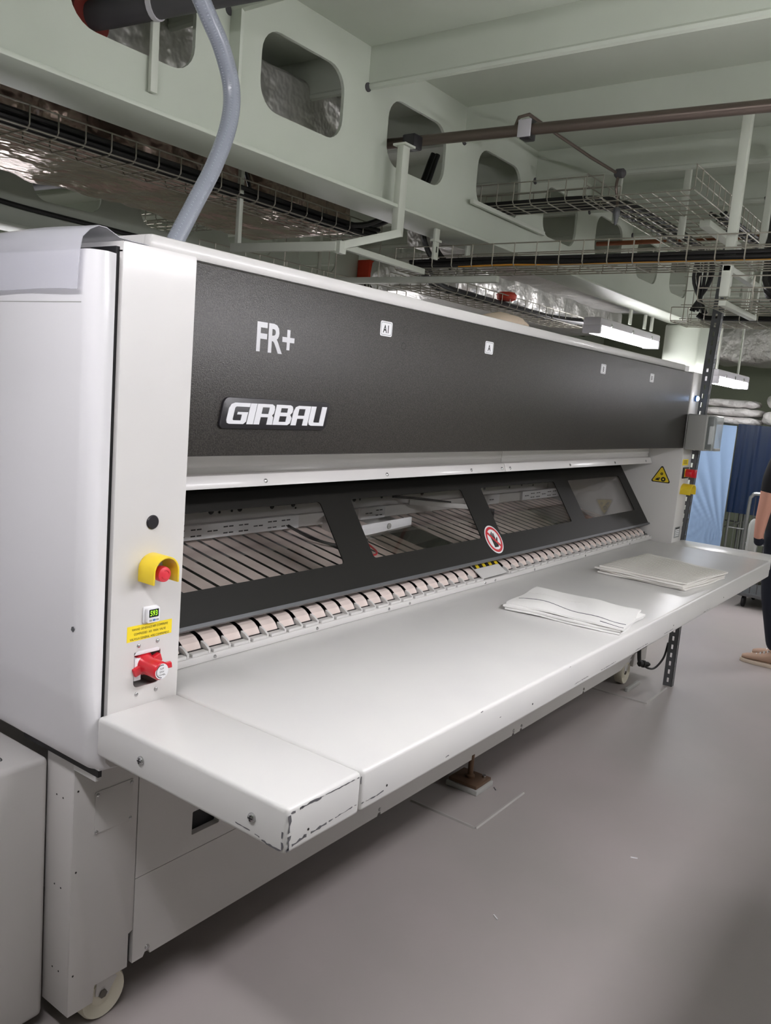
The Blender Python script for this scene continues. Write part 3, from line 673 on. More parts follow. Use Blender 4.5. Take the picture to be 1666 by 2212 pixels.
# =================================================================== FLOOR STAND, FLOOR BITS
fs = thing('floor_stand', 'brown threaded foot on a bolted pad below the machine', 'machine foot', (1.65, .11, 0))
MB().box(1.585, 1.72, .04, .185, 0, .022).build('pad', 'greybox', fs, bevel=.003)
MB().box(1.592, 1.713, .048, .178, .022, .036).build('base_plate', 'bronze', fs, bevel=.002)
MB().lathe([(.02, .036), (.02, .045), (.0115, .05), (.0115, .131)], (1.655, .115, 0), (0,0,1), 14).build('rod', 'bronze', fs)
MB().lathe([(.009, .036), (.009, .046)], (1.69, .07, 0), (0,0,1), 6).build('anchor_bolt', 'steel', fs)
cp = thing('floor_plate', 'flat welded steel shoe under the far white castor', 'steel plate', (3.4, .14, 0))
MB().box(3.30, 3.50, .055, .075, 0, .02).build('shoe_edge', 'greybox', cp, bevel=.002); MB().box(3.30, 3.50, .235, .25, 0, .02).build('shoe_edge', 'greybox', cp, bevel=.002)
for i, (x, y, a) in enumerate(((2.25, -1.02, .3), (1.7, .02, .8), (1.6, -.6, 2), (.95, -.4, 1), (2.5, -.9, .5))):
    dxx, dyy = .012*math.cos(a), .012*math.sin(a)
    tag(MB().bar((x-dxx, y-dyy, .0015), (x+dxx, y+dyy, .0015), .003, .003).build('lint_scrap', 'label_white' if i > 1 else 'angle'), ['dark thread scrap on the floor right of the weld square', 'grey lint scrap on the floor beside the brown foot', 'pale lint scrap on the open floor below the first towel', 'pale lint scrap on the floor left of the weld square', 'pale lint scrap on the floor nearest the far castor'][i], 'lint')
# slotted angle irons
def post(x, y, z0, z1, label, dx=0, dy=0):
    t = thing('slotted_post', label, 'angle iron', (x, y, z0))
    L = z1-z0; up = Vector((dx, dy, L)).normalized()
    def flange(name, fr, w, s0, s1):
        q = MB(); q.prism([(0, 0), (s0, 0), (s0, L), (0, L)], fr, -.002, 0); q.prism([(s1, 0), (w, 0), (w, L), (s1, L)], fr, -.002, 0)
        z = 0.; k = 0
        while z < L:
            q.prism([(s0, z), (s1, z), (s1, min(L, z+.024)), (s0, min(L, z+.024))], fr, -.002, 0); z += .05
        q.build(name, 'angle', t, smooth=False)
    flange('slotted_flange', (Vector((x, y, z0)), Vector((0,-1,0)), up, Vector((-1,0,0))), .052, .020, .031)
    flange('front_flange', (Vector((x, y-.052, z0)), Vector((1,0,0)), up, Vector((0,-1,0))), .04, .014, .025)
    return t
post(3.7455, .053, .40, 2.62, 'tall slotted grey angle iron post beside the right pillar', 0, -.07)
post(3.60, -.045, 0, .757, 'short slotted grey angle iron leg under the table end')
pc = thing('post_cable', 'black cable with a plug sagging from the castor to the table leg', 'cable', (3.5, .0, .15))
MB().tube(spline([(3.50, .09, .25), (3.50, .08, .16), (3.49, .07, .13)]), .012, 8).tube(spline([(3.47, .05, .135), (3.52, .03, .10), (3.56, .0, .10), (3.60, -.03, .16), (3.62, -.04, .25)]), .006, 8).build('cable', 'cable', pc)
MB().lathe([(.008, 0), (.018, .01), (.018, .03), (.022, .032), (.022, .045), (.015, .05), (.015, .07), (.007, .085)], (3.445, .065, .135), (.75, -.5, -.1), 12).build('plug', 'black', pc)

# =================================================================== TOWELS
def towel(name, corners, z, layers, mats, label, wob, seed, stripes, dr):
    t = thing(name, label, 'towel', (sum(c[0] for c in corners)/4, sum(c[1] for c in corners)/4, z))
    rr = random.Random(seed); C = [Vector((c[0], c[1], 0)) for c in corners]
    for l in range(layers):
        off = [Vector((rr.uniform(-1, 1)*dr, rr.uniform(-1, 1)*dr, 0)) for _ in C]; ph = rr.uniform(0, 6)
        def fn(u, v, top=1):
            p = (C[0]+off[0])*(1-u)*(1-v)+(C[1]+off[1])*u*(1-v)+(C[2]+off[2])*u*v+(C[3]+off[3])*(1-u)*v
            e = min(u, 1-u, v, 1-v)
            h = wob*(.5+.5*math.sin(5*u+ph)*math.cos(4*v+ph*.7)+.35*math.sin(13*v+3*u+ph))
            p = p+Vector((.004*math.sin(9*v+ph), .004*math.sin(8*u+ph*2), 0))
            return (p.x, p.y, z+.008+l*(.0085)+max(0, h)*min(1, e*8+.25))
        q = MB(); N = 22
        for dz in (0, -.0065): q.v += [(x, y, zz+dz) for x, y, zz in (fn(i/N, j/N) for i in range(N+1) for j in range(N+1))]
        M1 = (N+1)**2; gi = lambda i, j: i*(N+1)+j
        for i in range(N):
            for j in range(N):
                c4 = [gi(i, j), gi(i+1, j), gi(i+1, j+1), gi(i, j+1)]; q.f += [tuple(c4), tuple(k+M1 for k in reversed(c4))]
        rim = [gi(i, 0) for i in range(N)]+[gi(N, j) for j in range(N)]+[gi(i, N) for i in range(N, 0, -1)]+[gi(0, j) for j in range(N, 0, -1)]
        for k in range(len(rim)): k2 = rim[(k+1) % len(rim)]; q.f.append((rim[k], rim[k]+M1, k2+M1, k2))
        q.mi = [0]*len(q.f); q.build('fold_layer', mats[l % len(mats)], t, ang=1.1)
        last = fn
    for (u0, v0, u1, v1, w, m) in stripes:
        def sf_(a, b):
            u = u0+(u1-u0)*a+(w*(b-.5) if abs(u1-u0) < abs(v1-v0) else 0); v = v0+(v1-v0)*a+(w*(b-.5) if abs(u1-u0) >= abs(v1-v0) else 0)
            p = last(u, v); return (p[0], p[1], p[2]+.0006)
        MB().grid(sf_, 24, 1).build('woven_stripe', m, t, ang=2, solid=.0008)
towel('folded_towel', [(1.35, -.115), (1.69, -.08), (1.665, -.50), (1.36, -.535)], ZB, 3, ['towel'], 'crumpled white towel with dark stripes nearest on the table', .012, 4, [(.24, .04, .20, .98, .016, 'stripe'), (.06, .80, .04, .99, .014, 'stripe'), (.62, .02, .66, .5, .004, 'towel2')], .012)
towel('folded_towel', [(2.30, -.07), (2.86, -.095), (2.74, -.51), (2.27, -.455)], ZB, 4, ['towel2'], 'neat stack of cream striped towels at the far end of the table', .006, 9, [(.03+.055*k, .01, .03+.055*k, .99, .022, 'beige') for k in range(17)], .012)

# =================================================================== HOSE
hs = thing('air_hose', 'thick grey braided hose curving from the deck down into the left pillar', 'hose', (.0, .15, 1.80))
hp = spline([(.03, .17, 2.50), (.0, .14, 2.42), (.075, .1, 2.355), (.125, .1, 2.30), (.163, .1, 2.225), (.16, .1, 2.14), (.121, .1, 2.034), (.071, .1, 1.942), (.02, .1, 1.85), (-.02, .1, 1.78)], 10)
hp = spline([(-.02, .1, 2.52), (.02, .1, 2.42), (.08, .1, 2.345), (.13, .1, 2.285), (.163, .1, 2.21), (.158, .1, 2.13), (.121, .1, 2.034), (.071, .1, 1.942), (.018, .1, 1.845), (-.022, .1, 1.77)], 10)
MB().tube(hp, .0195, 16).build('hose_wall', 'hose', hs)
def helix(path, r, turns, ph, rw):
    n = int(turns*8); out = []
    for i in range(n+1):
        t = i/n*(len(path)-1); k = min(int(t), len(path)-2); f = t-k
        p = path[k].lerp(path[k+1], f); d = (path[k+1]-path[k]).normalized()
        x = d.cross(Vector((0,1,0))).normalized(); y = x.cross(d)
        a = 2*PI*turns*i/n+ph; out.append(p+(x*math.cos(a)+y*math.sin(a))*r)
    return out
for ph in (0, PI): MB().tube(helix(hp, .0191, 60, ph, 0), .0012, 4).build('braid', 'hoserib', hs)

# =================================================================== CABLE TRAYS
def tray(label, axis, a0, a1, b0, b1, z, h, pitch, nb=4, ns=2, r=.0028, group='wire mesh cable trays', open_end=False):
    """wire tray running along `axis` from a0 to a1, between b0 and b1 across"""
    P = (lambda a, b, c: (a, b, c)) if axis == 'X' else (lambda a, b, c: (b, a, c))
    t = thing('cable_tray', label, 'cable tray', P((a0+a1)/2, (b0+b1)/2, z), group)
    for k in range(nb+1):
        b = b0+(b1-b0)*k/nb
        MB().tube([P(a0, b, z), P(a1, b, z)], r, 6).build('long_wire', 'wire', t)
    for b in (b0, b1):
        for k in range(1, ns+1): MB().tube([P(a0, b, z+h*k/ns), P(a1, b, z+h*k/ns)], r, 6).build('long_wire', 'wire', t)
    n = max(2, int(abs(a1-a0)/pitch)); c0 = None
    for k in range(n+1):
        a = a0+(a1-a0)*k/n
        if c0 is None:
            c0 = MB().tube([P(a, b0-r, z+h), P(a, b0-r, z+.012), P(a, b0+.012, z-r), P(a, b1-.012, z-r), P(a, b1+r, z+.012), P(a, b1+r, z+h)], r, 6).build('cross_wire', 'wire', t); ca = a
        else: clone(c0, t, P(a-ca, 0, 0))
    return t
def cables(label, path, n, spread, r=.007, m='cable', seed=1, z_up=.012, cat='cables'):
    rr = random.Random(seed); base = [Vector(p) for p in path]
    t = thing('cable_bundle', label, cat, base[len(base)//2], 'black cables in the wire trays')
    for k in range(n):
        ox, oz = rr.uniform(-.5, .5)*spread, rr.uniform(0, .6)*z_up*2+r
        pts = []
        for i, p in enumerate(base):
            d = (base[min(i+1, len(base)-1)]-base[max(i-1, 0)]).normalized(); sdir = d.cross(Vector((0,0,1)))
            if sdir.length < .2: sdir = Vector((0,1,0))
            sdir.normalize(); pts.append(p+sdir*(ox+rr.uniform(-.006, .006))+Vector((0,0,oz+rr.uniform(-.002, .002))))
        MB().tube(spline(pts, 5), r*rr.uniform(.8, 1.2), 7).build('cable', m, t)
    return t
tray('long wire tray with black cables below the girder, left of the hose', 'X', -1.2, 2.15, 1.21, 1.42, 2.30, .07, .10, 4, 1)
cables('bundle of black cables running along the tray behind the hose', [(-1.2, 1.27, 2.30), (-.4, 1.27, 2.30), (.4, 1.268, 2.30), (1.2, 1.272, 2.30), (1.9, 1.27, 2.30), (2.15, 1.22, 2.30)], 9, .085, .009, seed=2, z_up=.03)
tray('wire tray crossing below the girder just above the dark panel', 'Y', -1.2, 1.05, 2.12, 2.34, 2.15, .10, .105, 4, 2)
cables('black cables lying in the tray that crosses above the dark panel', [(2.20, 1.0, 2.15), (2.20, .6, 2.15), (2.21, .1, 2.15), (2.2, -.5, 2.15), (2.2, -1.2, 2.15)], 7, .08, .009, seed=3, z_up=.03)
tag(MB().tube(spline([(2.135, .7, 2.157), (2.16, .45, 2.165), (2.14, .2, 2.155), (2.165, .0, 2.16), (2.135, -.25, 2.155), (2.165, -.6, 2.16), (2.13, -1.1, 2.156)]), .004, 7).build('yellow_cable', 'orange'), 'single yellow cable in the tray above the dark panel', 'cable')
tray('wire tray coming out of the girder hole toward the sprinkler', 'Y', .18, .90, 2.46, 2.66, 2.50, .10, .085, 4, 2)
cables('black cables leaving the girder hole in the upper tray', [(2.60, .95, 2.50), (2.60, .6, 2.50), (2.61, .3, 2.50), (2.72, .2, 2.50), (3.1, .16, 2.50), (3.6, .16, 2.50), (4.0, .17, 2.49), (4.08, .18, 2.36), (4.1, .18, 2.18)], 9, .10, .009, seed=4, z_up=.025)
tray('broad wire mesh tray hung below the deck at the upper right', 'X', 2.42, 4.0, -.24, .24, 2.50, .10, .085, 8, 2)
cables('black cables along the near edge of the broad mesh tray', [(3.05, -.17, 2.50), (3.3, -.17, 2.50), (3.7, -.18, 2.50), (4.1, -.18, 2.5), (4.5, -.2, 2.46)], 6, .07, .010, seed=5, z_up=.03)
MBt = tray('short wire tray below the white hanging bar at the right', 'Y', -1.3, -.38, 2.20, 2.62, 2.02, .09, .10, 5, 2)
cables('black cables dropping into the short tray at the right edge', [(2.9, -.45, 2.52), (2.8, -.5, 2.4), (2.6, -.56, 2.2), (2.45, -.62, 2.04), (2.4, -.9, 2.02), (2.4, -1.3, 2.02)], 9, .12, .011, seed=6, z_up=.03)
# ladder-like vertical drop at the far right
vt = thing('cable_tray', 'upright wire tray carrying black cables down beside the column', 'cable tray', (4.12, .2, 2.15), 'wire mesh cable trays')
for y in (.08, .13, .18, .23, .28): MB().tube([(4.12, y, 2.15), (4.12, y, 2.52)], .0028, 6).build('long_wire', 'wire', vt)
for k in range(5): MB().tube([(4.117, .06, 2.16+.085*k), (4.117, .30, 2.16+.085*k)], .0028, 6).build('cross_wire', 'wire', vt)
tray('low wire tray behind the slotted post under the broad mesh', 'Y', -1.4, .30, 3.95, 4.30, 2.13, .08, .10, 5, 1)
cables('black cables in the low tray behind the slotted post', [(4.1, .18, 2.16), (4.1, .12, 2.14), (4.1, -.05, 2.14), (4.12, -.3, 2.14), (4.1, -1.3, 2.14)], 6, .10, .010, seed=7, z_up=.02)
tray('wire tray over the machine running up to the bright lamp', 'X', 2.55, 4.6, 1.15, 1.40, 2.14, .07, .10, 4, 1)
cables('black cables in the tray that ends at the bright lamp', [(2.2, .95, 2.16), (2.5, 1.1, 2.15), (2.8, 1.19, 2.14), (3.6, 1.2, 2.14), (4.2, 1.18, 2.14), (4.5, 1.1, 2.15)], 6, .07, .009, seed=8, z_up=.025)
dt = tray('dark wire tray behind the bar left of the red box', 'X', 1.5, 3.2, 1.75, 2.15, 2.13, .07, .10, 5, 1)
for x in (2.5, 2.9):
    for y in (1.75, 2.15): MB().tube([(x, y, 2.13), (x, y, ZC)], .004, 6).build('hanger_rod', 'wire', dt)
cables('black cables in the dark tray left of the red box', [(1.5, 1.9, 2.13), (2.2, 1.9, 2.13), (2.8, 1.88, 2.13), (3.2, 1.85, 2.13)], 5, .2, .009, seed=9, z_up=.02)
tray('small wire tray glimpsed through the rear girder hole', 'Y', 2.4, 5.0, 2.14, 2.46, 2.48, .08, .10, 4, 2)
# loops of cable going up behind the girder
for i, (pts, lb) in enumerate((
    ([(1.95, 1.25, 2.33), (2.05, 1.15, 2.36), (2.15, 1.0, 2.48), (2.22, .95, 2.7)], 'black cable loop rising behind the girder flange'),
    ([(2.02, 1.27, 2.33), (2.14, 1.15, 2.38), (2.24, 1.02, 2.52), (2.3, .98, 2.72)], 'second black cable loop rising behind the girder flange'),
    ([(2.15, .98, 2.5), (2.14, .93, 2.36), (2.16, .9, 2.25), (2.19, .85, 2.17)], 'black cable hanging down from the girder into the crossing tray'),
    ([(2.22, .98, 2.5), (2.22, .93, 2.36), (2.22, .88, 2.25), (2.23, .8, 2.17)], 'right hand black cable hanging from the girder into the crossing tray'),
    ([(1.28, 1.3, 2.56), (1.3, 1.28, 2.48), (1.34, 1.27, 2.38), (1.36, 1.27, 2.33)], 'short black cable dropping past the foil into the long tray'))):
    tag(MB().tube(spline(pts, 6), .013 if i != 4 else .008, 8).build('cable', 'cable'), lb, 'cable')
tag(MB().tube(spline([(.9, 2.972, 2.56), (1.05, 2.972, 2.42), (1.25, 2.972, 2.385), (1.8, 2.972, 2.375), (2.4, 2.972, 2.37), (3.2, 2.972, 2.37)], 8), .014, 8).build('cable', 'cable'), 'black cable clipped along the rear girder above the plastic sheet', 'cable')

# =================================================================== HANGERS AND BARS
def barthing(name, a, b, w, h, label, m='wirew', cat='bar', up=(0,0,1)):
    return tag(MB().bar(a, b, w, h, up).build(name, m, bevel=.002), label, cat)
hb = thing('hanging_bracket', 'white hanging bar with two arms holding the trays at the right', 'bracket', (2.2, -.48, 2.02))
MB().box(2.18, 2.215, -.50, -.465, 2.03, 2.80).build('upright', 'wirew', hb, bevel=.003)
MB().box(2.18, 2.68, -.497, -.468, 2.125, 2.147).build('arm', 'wirew', hb, bevel=.002); MB().box(2.18, 2.68, -.497, -.468, 1.995, 2.015).build('arm', 'wirew', hb, bevel=.002)
MB().box(2.65, 2.68, -.495, -.47, 2.0, 2.72).build('upright', 'wirew', hb, bevel=.002)
hb2 = thing('hanging_bracket', 'pale steel frame of bars holding the tray end left of the hanging strap', 'bracket', (1.3, .9, 2.1))
MB().bar((1.255, 1.26, 2.10), (1.315, .74, 2.10), .02, .035).build('cross_bar', 'wirew', hb2, bevel=.002)
MB().bar((1.275, 1.245, 2.09), (1.275, 1.245, 2.47), .02, .02).build('upright', 'wirew', hb2, bevel=.002)
MB().bar((1.32, .745, 2.10), (1.53, .60, 2.185), .02, .03).build('diagonal_arm', 'wirew', hb2, bevel=.002)
MB().box(1.31, 1.35, .72, .745, 2.075, 2.12).build('gusset', 'wirew', hb2)
MB().bar((1.34, .75, 2.11), (2.0, .8, 2.115), .02, .025).build('side_bar', 'wirew', hb2, bevel=.002)
barthing('tray_bar', (2.27, 1.66, 2.125), (2.30, .58, 2.125), .03, .03, 'long pale bar under the crossing tray in front of the red box')
st1 = thing('pipe_post', 'pale post on the girder flange holding the steel pipe clamp', 'post', (1.56, .64, 2.30))
MB().box(1.54, 1.585, .625, .655, 2.18, 2.525).build('post', 'wirew', st1, bevel=.003); MB().box(1.53, 1.60, .61, .67, 2.522, 2.53).build('cap_plate', 'wirew', st1)
for x, y, z0, z1, lb in ((1.935, .70, 2.155, 2.286, 'slotted strap hanging from the flange into the crossing tray'), (2.30, .76, 2.15, 2.286, 'second strap hanging from the flange behind the crossing tray')):
    h_ = thing('hanging_strap', lb, 'strap', (x, y, z0))
    MB().box(x-.018, x+.018, y-.006, y+.006, z0, z1).build('strap', 'wirew', h_, bevel=.002); MB().box(x-.028, x+.028, y-.012, y+.012, z0+.075, z0+.085).build('collar', 'wirew', h_)
    MB().box(x-.004, x+.004, y-.0065, y-.006, z0+.03, z0+.055).build('slot', 'ink', h_)
for k, (x, y, z0, z1) in enumerate(((3.05, .35, 2.52, 2.85), (2.9, -.05, 2.4, 2.86), (4.6, .05, 2.2, 2.86))):
    barthing('hanger_rod', (x, y, z0), (x, y, z1), .03, .02, ['pale strap between deck and sprinkler pipe', 'pale strap holding the broad mesh tray', 'pale strap in front of the far column'][k], cat='strap')
tf_ = barthing('tray_rail', (2.95, -.14, 2.475), (3.55, -.14, 2.475), .05, .03, 'pale rail under the broad mesh tray')
fb_ = barthing('flange_rail', (2.2, .70, 2.462), (2.95, .70, 2.462), .02, .02, 'thin pale rail on the girder below the upper tray')

# =================================================================== PIPES
sp = thing('steel_pipe', 'brown steel pipe clamped across the deck from the girder hole', 'pipe', (1.75, .3, 2.6))
MB().tube([(1.715, .98, 2.60), (1.735, .80, 2.60), (1.80, .228, 2.609), (1.868, -.64, 2.609), (1.98, -2.2, 2.609)], .0215, 16).build('pipe_tube', 'pipe', sp)
cl = MB().box(1.775, 1.83, .205, .25, 2.57, 2.645).build('pipe_clamp', 'blackpl', sp, bevel=.006); MB().box(1.768, 1.776, .20, .255, 2.575, 2.64).build('clamp_plate', 'housing', cl, bevel=.002)
MB().box(1.60, 1.66, .62, .68, 2.53, 2.585).build('pipe_clamp', 'blackpl', sp, bevel=.006)
spr = thing('sprinkler_line', 'thin grey pipe leading to a pointed sprinkler head below the deck', 'sprinkler', (2.6, .16, 2.42))
MB().tube([(1.78, .28, 2.60), (1.80, .27, 2.66), (1.84, .25, 2.68), (2.05, .235, 2.668), (2.35, .205, 2.65), (2.6, .176, 2.64)], .007, 8).build('feed_pipe', 'pipe', spr)
MB().lathe([(.012, 0), (.022, .01), (.022, .04), (.012, .05)], (2.6, .19, 2.64), (0,-1,0), 12).build('valve', 'darkpipe', spr)
MB().tube(spline([(2.6, .17, 2.64), (2.585, .17, 2.58), (2.6, .165, 2.53), (2.6, .16, 2.49)]), .007, 8).build('drop_pipe', 'pipe', spr)
MB().lathe([(.009, 0), (.016, .01), (.017, .03), (.011, .05), (.006, .075), (.003, .08)], (2.6, .16, 2.49), (0, 0, -1), 12).build('sprinkler_head', 'angle', spr)
tag(MB().tube([(4.0, .85, 2.61), (4.0, -.1, 2.614), (4.0, -1.5, 2.614)], .014, 10).build('copper_pipe', 'copper'), 'thin copper red pipe behind the broad mesh tray', 'pipe')
dpz = thing('insulated_pipe', 'thick dark pipe with red collar through the first girder hole', 'pipe', (.38, .74, 2.6))
MB().tube([(.335, .98, 2.59), (.36, .86, 2.59), (.40, .68, 2.60), (.50, .2, 2.62), (.6, -.3, 2.64)], .040, 18).build('pipe_body', 'darkpipe', dpz)
MB().tube([(.335, .96, 2.59), (.345, .92, 2.59)], .075, 20).build('red_collar', 'redring', dpz)
MB().box(.405, .43, .712, .726, 2.37, 2.58).build('support_bracket', 'wirew', dpz, bevel=.002); MB().tube([(.395, .70, 2.60), (.40, .685, 2.60)], .045, 18).build('pipe_strap', 'housing', dpz)
for k, (y, z) in enumerate(((3.05, 2.6), (2.9, 2.62))):
    pass
tag(MB().tube([(1.55, 2.7, 2.555), (1.52, 3.3, 2.56), (1.45, 4.6, 2.57)], .03, 12).build('dark_pipe', 'darkpipe'), 'dark pipe through the rear girder hole above the plastic sheet', 'pipe')

# =================================================================== FOIL WRAPPED DUCTS
def foilbox(name, x0, x1, y0, y1, z0, z1, m, label, amp, seed, nx=60, na=36):
    rr = random.Random(seed); ph = [rr.uniform(0, 6) for _ in range(8)]
    def fn(u, v):
        x = x0+(x1-x0)*u; a = 2*PI*v
        c, s_ = math.cos(a), math.sin(a); e = .35
        cy, cz = (y0+y1)/2, (z0+z1)/2
        yy = math.copysign(abs(c)**e, c)*(y1-y0)/2; zz = math.copysign(abs(s_)**e, s_)*(z1-z0)/2
        d = 1+amp*(math.sin(9*x+ph[0]+3*a)+math.sin(17*x+ph[1]-5*a)*.6+math.sin(31*x+ph[2]+2*a)*.4)
        sag = -amp*.25*(abs(math.sin(4.2*x+ph[3])))*(1 if s_ < 0 else 0)
        return (x, cy+yy*d, cz+zz*d+sag)
    q = MB().grid(fn, nx, na)
    q.add([fn(0, k/na) for k in range(na)], [tuple(range(na))]); q.add([fn(1, k/na) for k in range(na)], [tuple(range(na))])
    return tag(q.build(name, m, ang=.35), label, 'duct')
foilbox('foil_duct', -1.6, 2.35, 1.55, 2.35, 2.38, 2.68, 'foilb', 'drooping foil and film wrapped duct behind the long cable tray', .05, 1, 110, 36)
foilbox('foil_duct', -1.6, 1.85, 1.04, 1.42, 2.50, 2.80, 'foil', 'crinkled silver duct between the girder and the long cable tray', .03, 2, 110, 30)
foilbox('foil_duct', 3.62, 6.6, 1.65, 2.35, 2.26, 2.52, 'foil', 'bright silver foil duct over the machine right of the red box', .05, 3, 110, 36)
foilbox('foil_duct', 2.55, 5.4, .98, 1.30, 2.34, 2.52, 'foil', 'narrow silver duct behind the girder flange near the lamp', .03, 5, 90, 30)
fd = MB()
def fnd(u, v):
    y = -2.5+3.5*u; a = 2*PI*v; c, s_ = math.cos(a), math.sin(a)
    d = 1+.03*(math.sin(11*y+3*a)+.6*math.sin(23*y-4*a))
    return (7.7+math.copysign(abs(c)**.35, c)*.3*d, y, 2.30+math.copysign(abs(s_)**.35, s_)*.19*d)
fd.grid(fnd, 90, 36); fd.add([fnd(0, k/36) for k in range(36)], [tuple(range(36))]); fd.add([fnd(1, k/36) for k in range(36)], [tuple(range(36))])
tag(fd.build('foil_duct', 'foil', ang=.35), 'wide silver foil duct behind the slotted post at the far right', 'duct')
rbx = thing('red_box', 'small red electrical box seen above the dark panel left of the bright foil', 'electrical box', (4.3, 3.0, 2.44))
MB().box(4.21, 4.38, 2.86, 2.98, 2.45, 2.60).build('box_body', 'redp', rbx, bevel=.006); MB().box(4.27, 4.33, 2.855, 2.86, 2.45, 2.60).build('box_strip', 'greybox', rbx)
for k in range(3): MB().tube(spline([(4.24+.04*k, 2.92, 2.45), (4.23+.04*k, 2.9, 2.38), (4.26+.03*k, 2.92, 2.30)]), .007, 6).build('box_cable', 'cable', rbx)
tag(MB().lathe([(.04, 0), (.06, .01), (.065, .035), (.05, .05), (.02, .05)], (3.5, 1.19, 2.185), (0,0,1), 20).build('cable_coil', 'redp'), 'coil of orange red cable tied to the wire tray above the cream cloth', 'cable coil')
# cream cloth bundle on top of the machine
cu = MB()
def fnc(u, v):
    a = 2*PI*u; b = PI*v; s_ = math.sin(b)
    d = 1+.08*math.sin(3*a+2*b)+.05*math.sin(7*a-3*b)
    return (2.05+.11*s_*math.cos(a)*d, .42+.14*s_*math.sin(a)*d, 1.841+.05-.05*math.cos(b)*(1+.1*math.sin(2*a)))
tag(cu.grid(fnc, 28, 14).build('cloth_bundle', 'cushion', ang=1.2), 'rolled cream cloth lying on top of the machine', 'cloth')

# =================================================================== CARTS AND LINEN
def cage_cart(name, label, x0, x1, y0, y1, h, bars_from=0.12):
    t = thing(name, label, 'cage cart', ((x0+x1)/2, (y0+y1)/2, 0), 'cage carts behind the table')
    MB().box(x0, x1, y0, y1, .13, .16).build('deck', 'angle', t, bevel=.004)
    for x in (x0, x1):
        for y in (y0, y1): MB().tube([(x, y, .14), (x, y, h)], .012, 10).build('corner_post', 'chrome', t)
    for z in (h, h*.62, h*.38):
        MB().tube([(x0, y0, z), (x1, y0, z), (x1, y1, z), (x0, y1, z)], .007, 8, closed=True).build('ring_rail', 'chrome', t)
    n = int((y1-y0)/.055); c0 = None
    for k in range(1, n):
        y = y0+(y1-y0)*k/n
        if c0 is None: c0 = MB().tube([(x0, y, .15), (x0, y, h)], .0035, 6).build('cage_bar', 'chrome', t); cy = y
        else: clone(c0, t, (0, y-cy, 0))
    for x in (x0+.05, x1-.05):
        for y in (y0+.05, y1-.05):
            w = MB().lathe([(.045, -.014), (.05, -.01), (.05, .01), (.045, .014)], (x, y, .05), (0,1,0), 18).build('wheel', 'black', t)
            MB().prism([(-.03, .13), (.03, .13), (.012, .04), (-.012, .04)], ((x, y-.02, 0), (1,0,0), (0,0,1), (0,-1,0)), 0, .004).build('wheel_fork', 'chrome', w)
    return t
cage_cart('cage_cart', 'cage cart draped with a light blue sheet behind the slotted post', 6.9, 7.5, .55, 1.25, 1.50)
cage_cart('cage_cart', 'cage cart with dark blue vinyl curtain at the right edge', 6.92, 7.52, -.62, .51, 1.52)
def drape(y0, y1, z0, z1, x, amp, freq, seed, gather=None):
    def fn(u, v):
        y = y0+(y1-y0)*u; z = z1+(z0-z1)*v
        f = amp*(math.sin(freq*u*6.28+seed)+.5*math.sin(freq*2.3*u*6.28+seed*2))*(.3+.7*v)
        if gather:   # folds radiating from one lower corner
            gy, gz = gather; a = math.atan2(z-gz, y-gy); f = amp*1.6*math.sin(a*22)*min(1, .25+v)
        return (x-abs(f)*1.0-.004, y, z)
    return MB().grid(fn, 90, 40)
tag(drape(.54, 1.22, .25, 1.515, 6.885, .010, 4, 1, (.52, .36)).build('light_blue_sheet', 'lblue', ang=1.2, solid=.003), 'light blue sheet pulled tight over the cage cart', 'sheet')
tag(drape(-.60, .53, .72, 1.535, 6.90, .014, 7, 2).build('blue_curtain', 'dblue', ang=1.2, solid=.003), 'shiny dark blue vinyl curtain on the cage cart', 'curtain')
def linen(cx, cy, cz, sx, sy, sz, seed, label, m='linen'):
    rr = random.Random(seed); p = [rr.uniform(0, 6) for _ in range(5)]
    def fn(u, v):
        a = 2*PI*u; b = PI*v; s_ = math.sin(b)**.3
        d = 1+.05*math.sin(3*a+p[0])+.03*math.sin(8*a+p[1]+4*b)
        c, s2 = math.cos(a), math.sin(a)
        return (cx+sx*s_*math.copysign(abs(c)**.5, c)*d, cy+sy*s_*math.copysign(abs(s2)**.5, s2)*d, cz+sz-sz*math.cos(b)*(1+.04*math.sin(4*a+p[2])+.03*math.sin(9*a+p[3]))+.006*math.sin(6*a+p[4])*math.sin(b))
    return tag(MB().grid(fn, 40, 16).build('folded_linen', m, ang=1.2), label, 'linen')
linen(7.18, .66, 1.522, .24, .27, .038, 1, 'lowest folded white linen on the light blue cart')
linen(7.18, .655, 1.602, .23, .26, .038, 2, 'middle folded white linen in the stack on the light blue cart')
linen(7.18, .67, 1.682, .22, .24, .036, 3, 'topmost folded white linen in the stack on the light blue cart')
linen(7.18, 1.08, 1.522, .2, .12, .07, 6, 'small white linen pile beside the stack, half hidden by the post')
linen(7.2, .14, 1.535, .25, .23, .07, 4, 'lower white linen heap on the dark blue cart')
linen(7.2, .16, 1.69, .22, .2, .07, 5, 'upper white linen heap on the dark blue cart')
tl = thing('hoop_trolley', 'low trolley with a bent grey hoop behind the person', 'trolley', (6.45, -.05, 0))
for x in (6.22, 6.68): MB().tube(spline([(x, .195, .1), (x, .195, .5), (x, .195, .88), (x, .18, .95), (x, .12, .975), (x, -.25, .975), (x, -.32, .93), (x, -.34, .85), (x, -.34, .1)], 6), .015, 10).build('hoop', 'chrome', tl)
MB().box(6.2, 6.7, -.35, .21, .10, .13).build('deck', 'angle', tl, bevel=.004)
for z in (.55, .35): MB().tube([(6.22, .19, z), (6.22, -.33, z)], .006, 8).build('side_rail', 'chrome', tl)
for k in range(9): MB().tube([(6.22, .15-.055*k, .12), (6.22, .15-.055*k, .97)], .0035, 6).build('side_bar', 'darkpipe', tl)
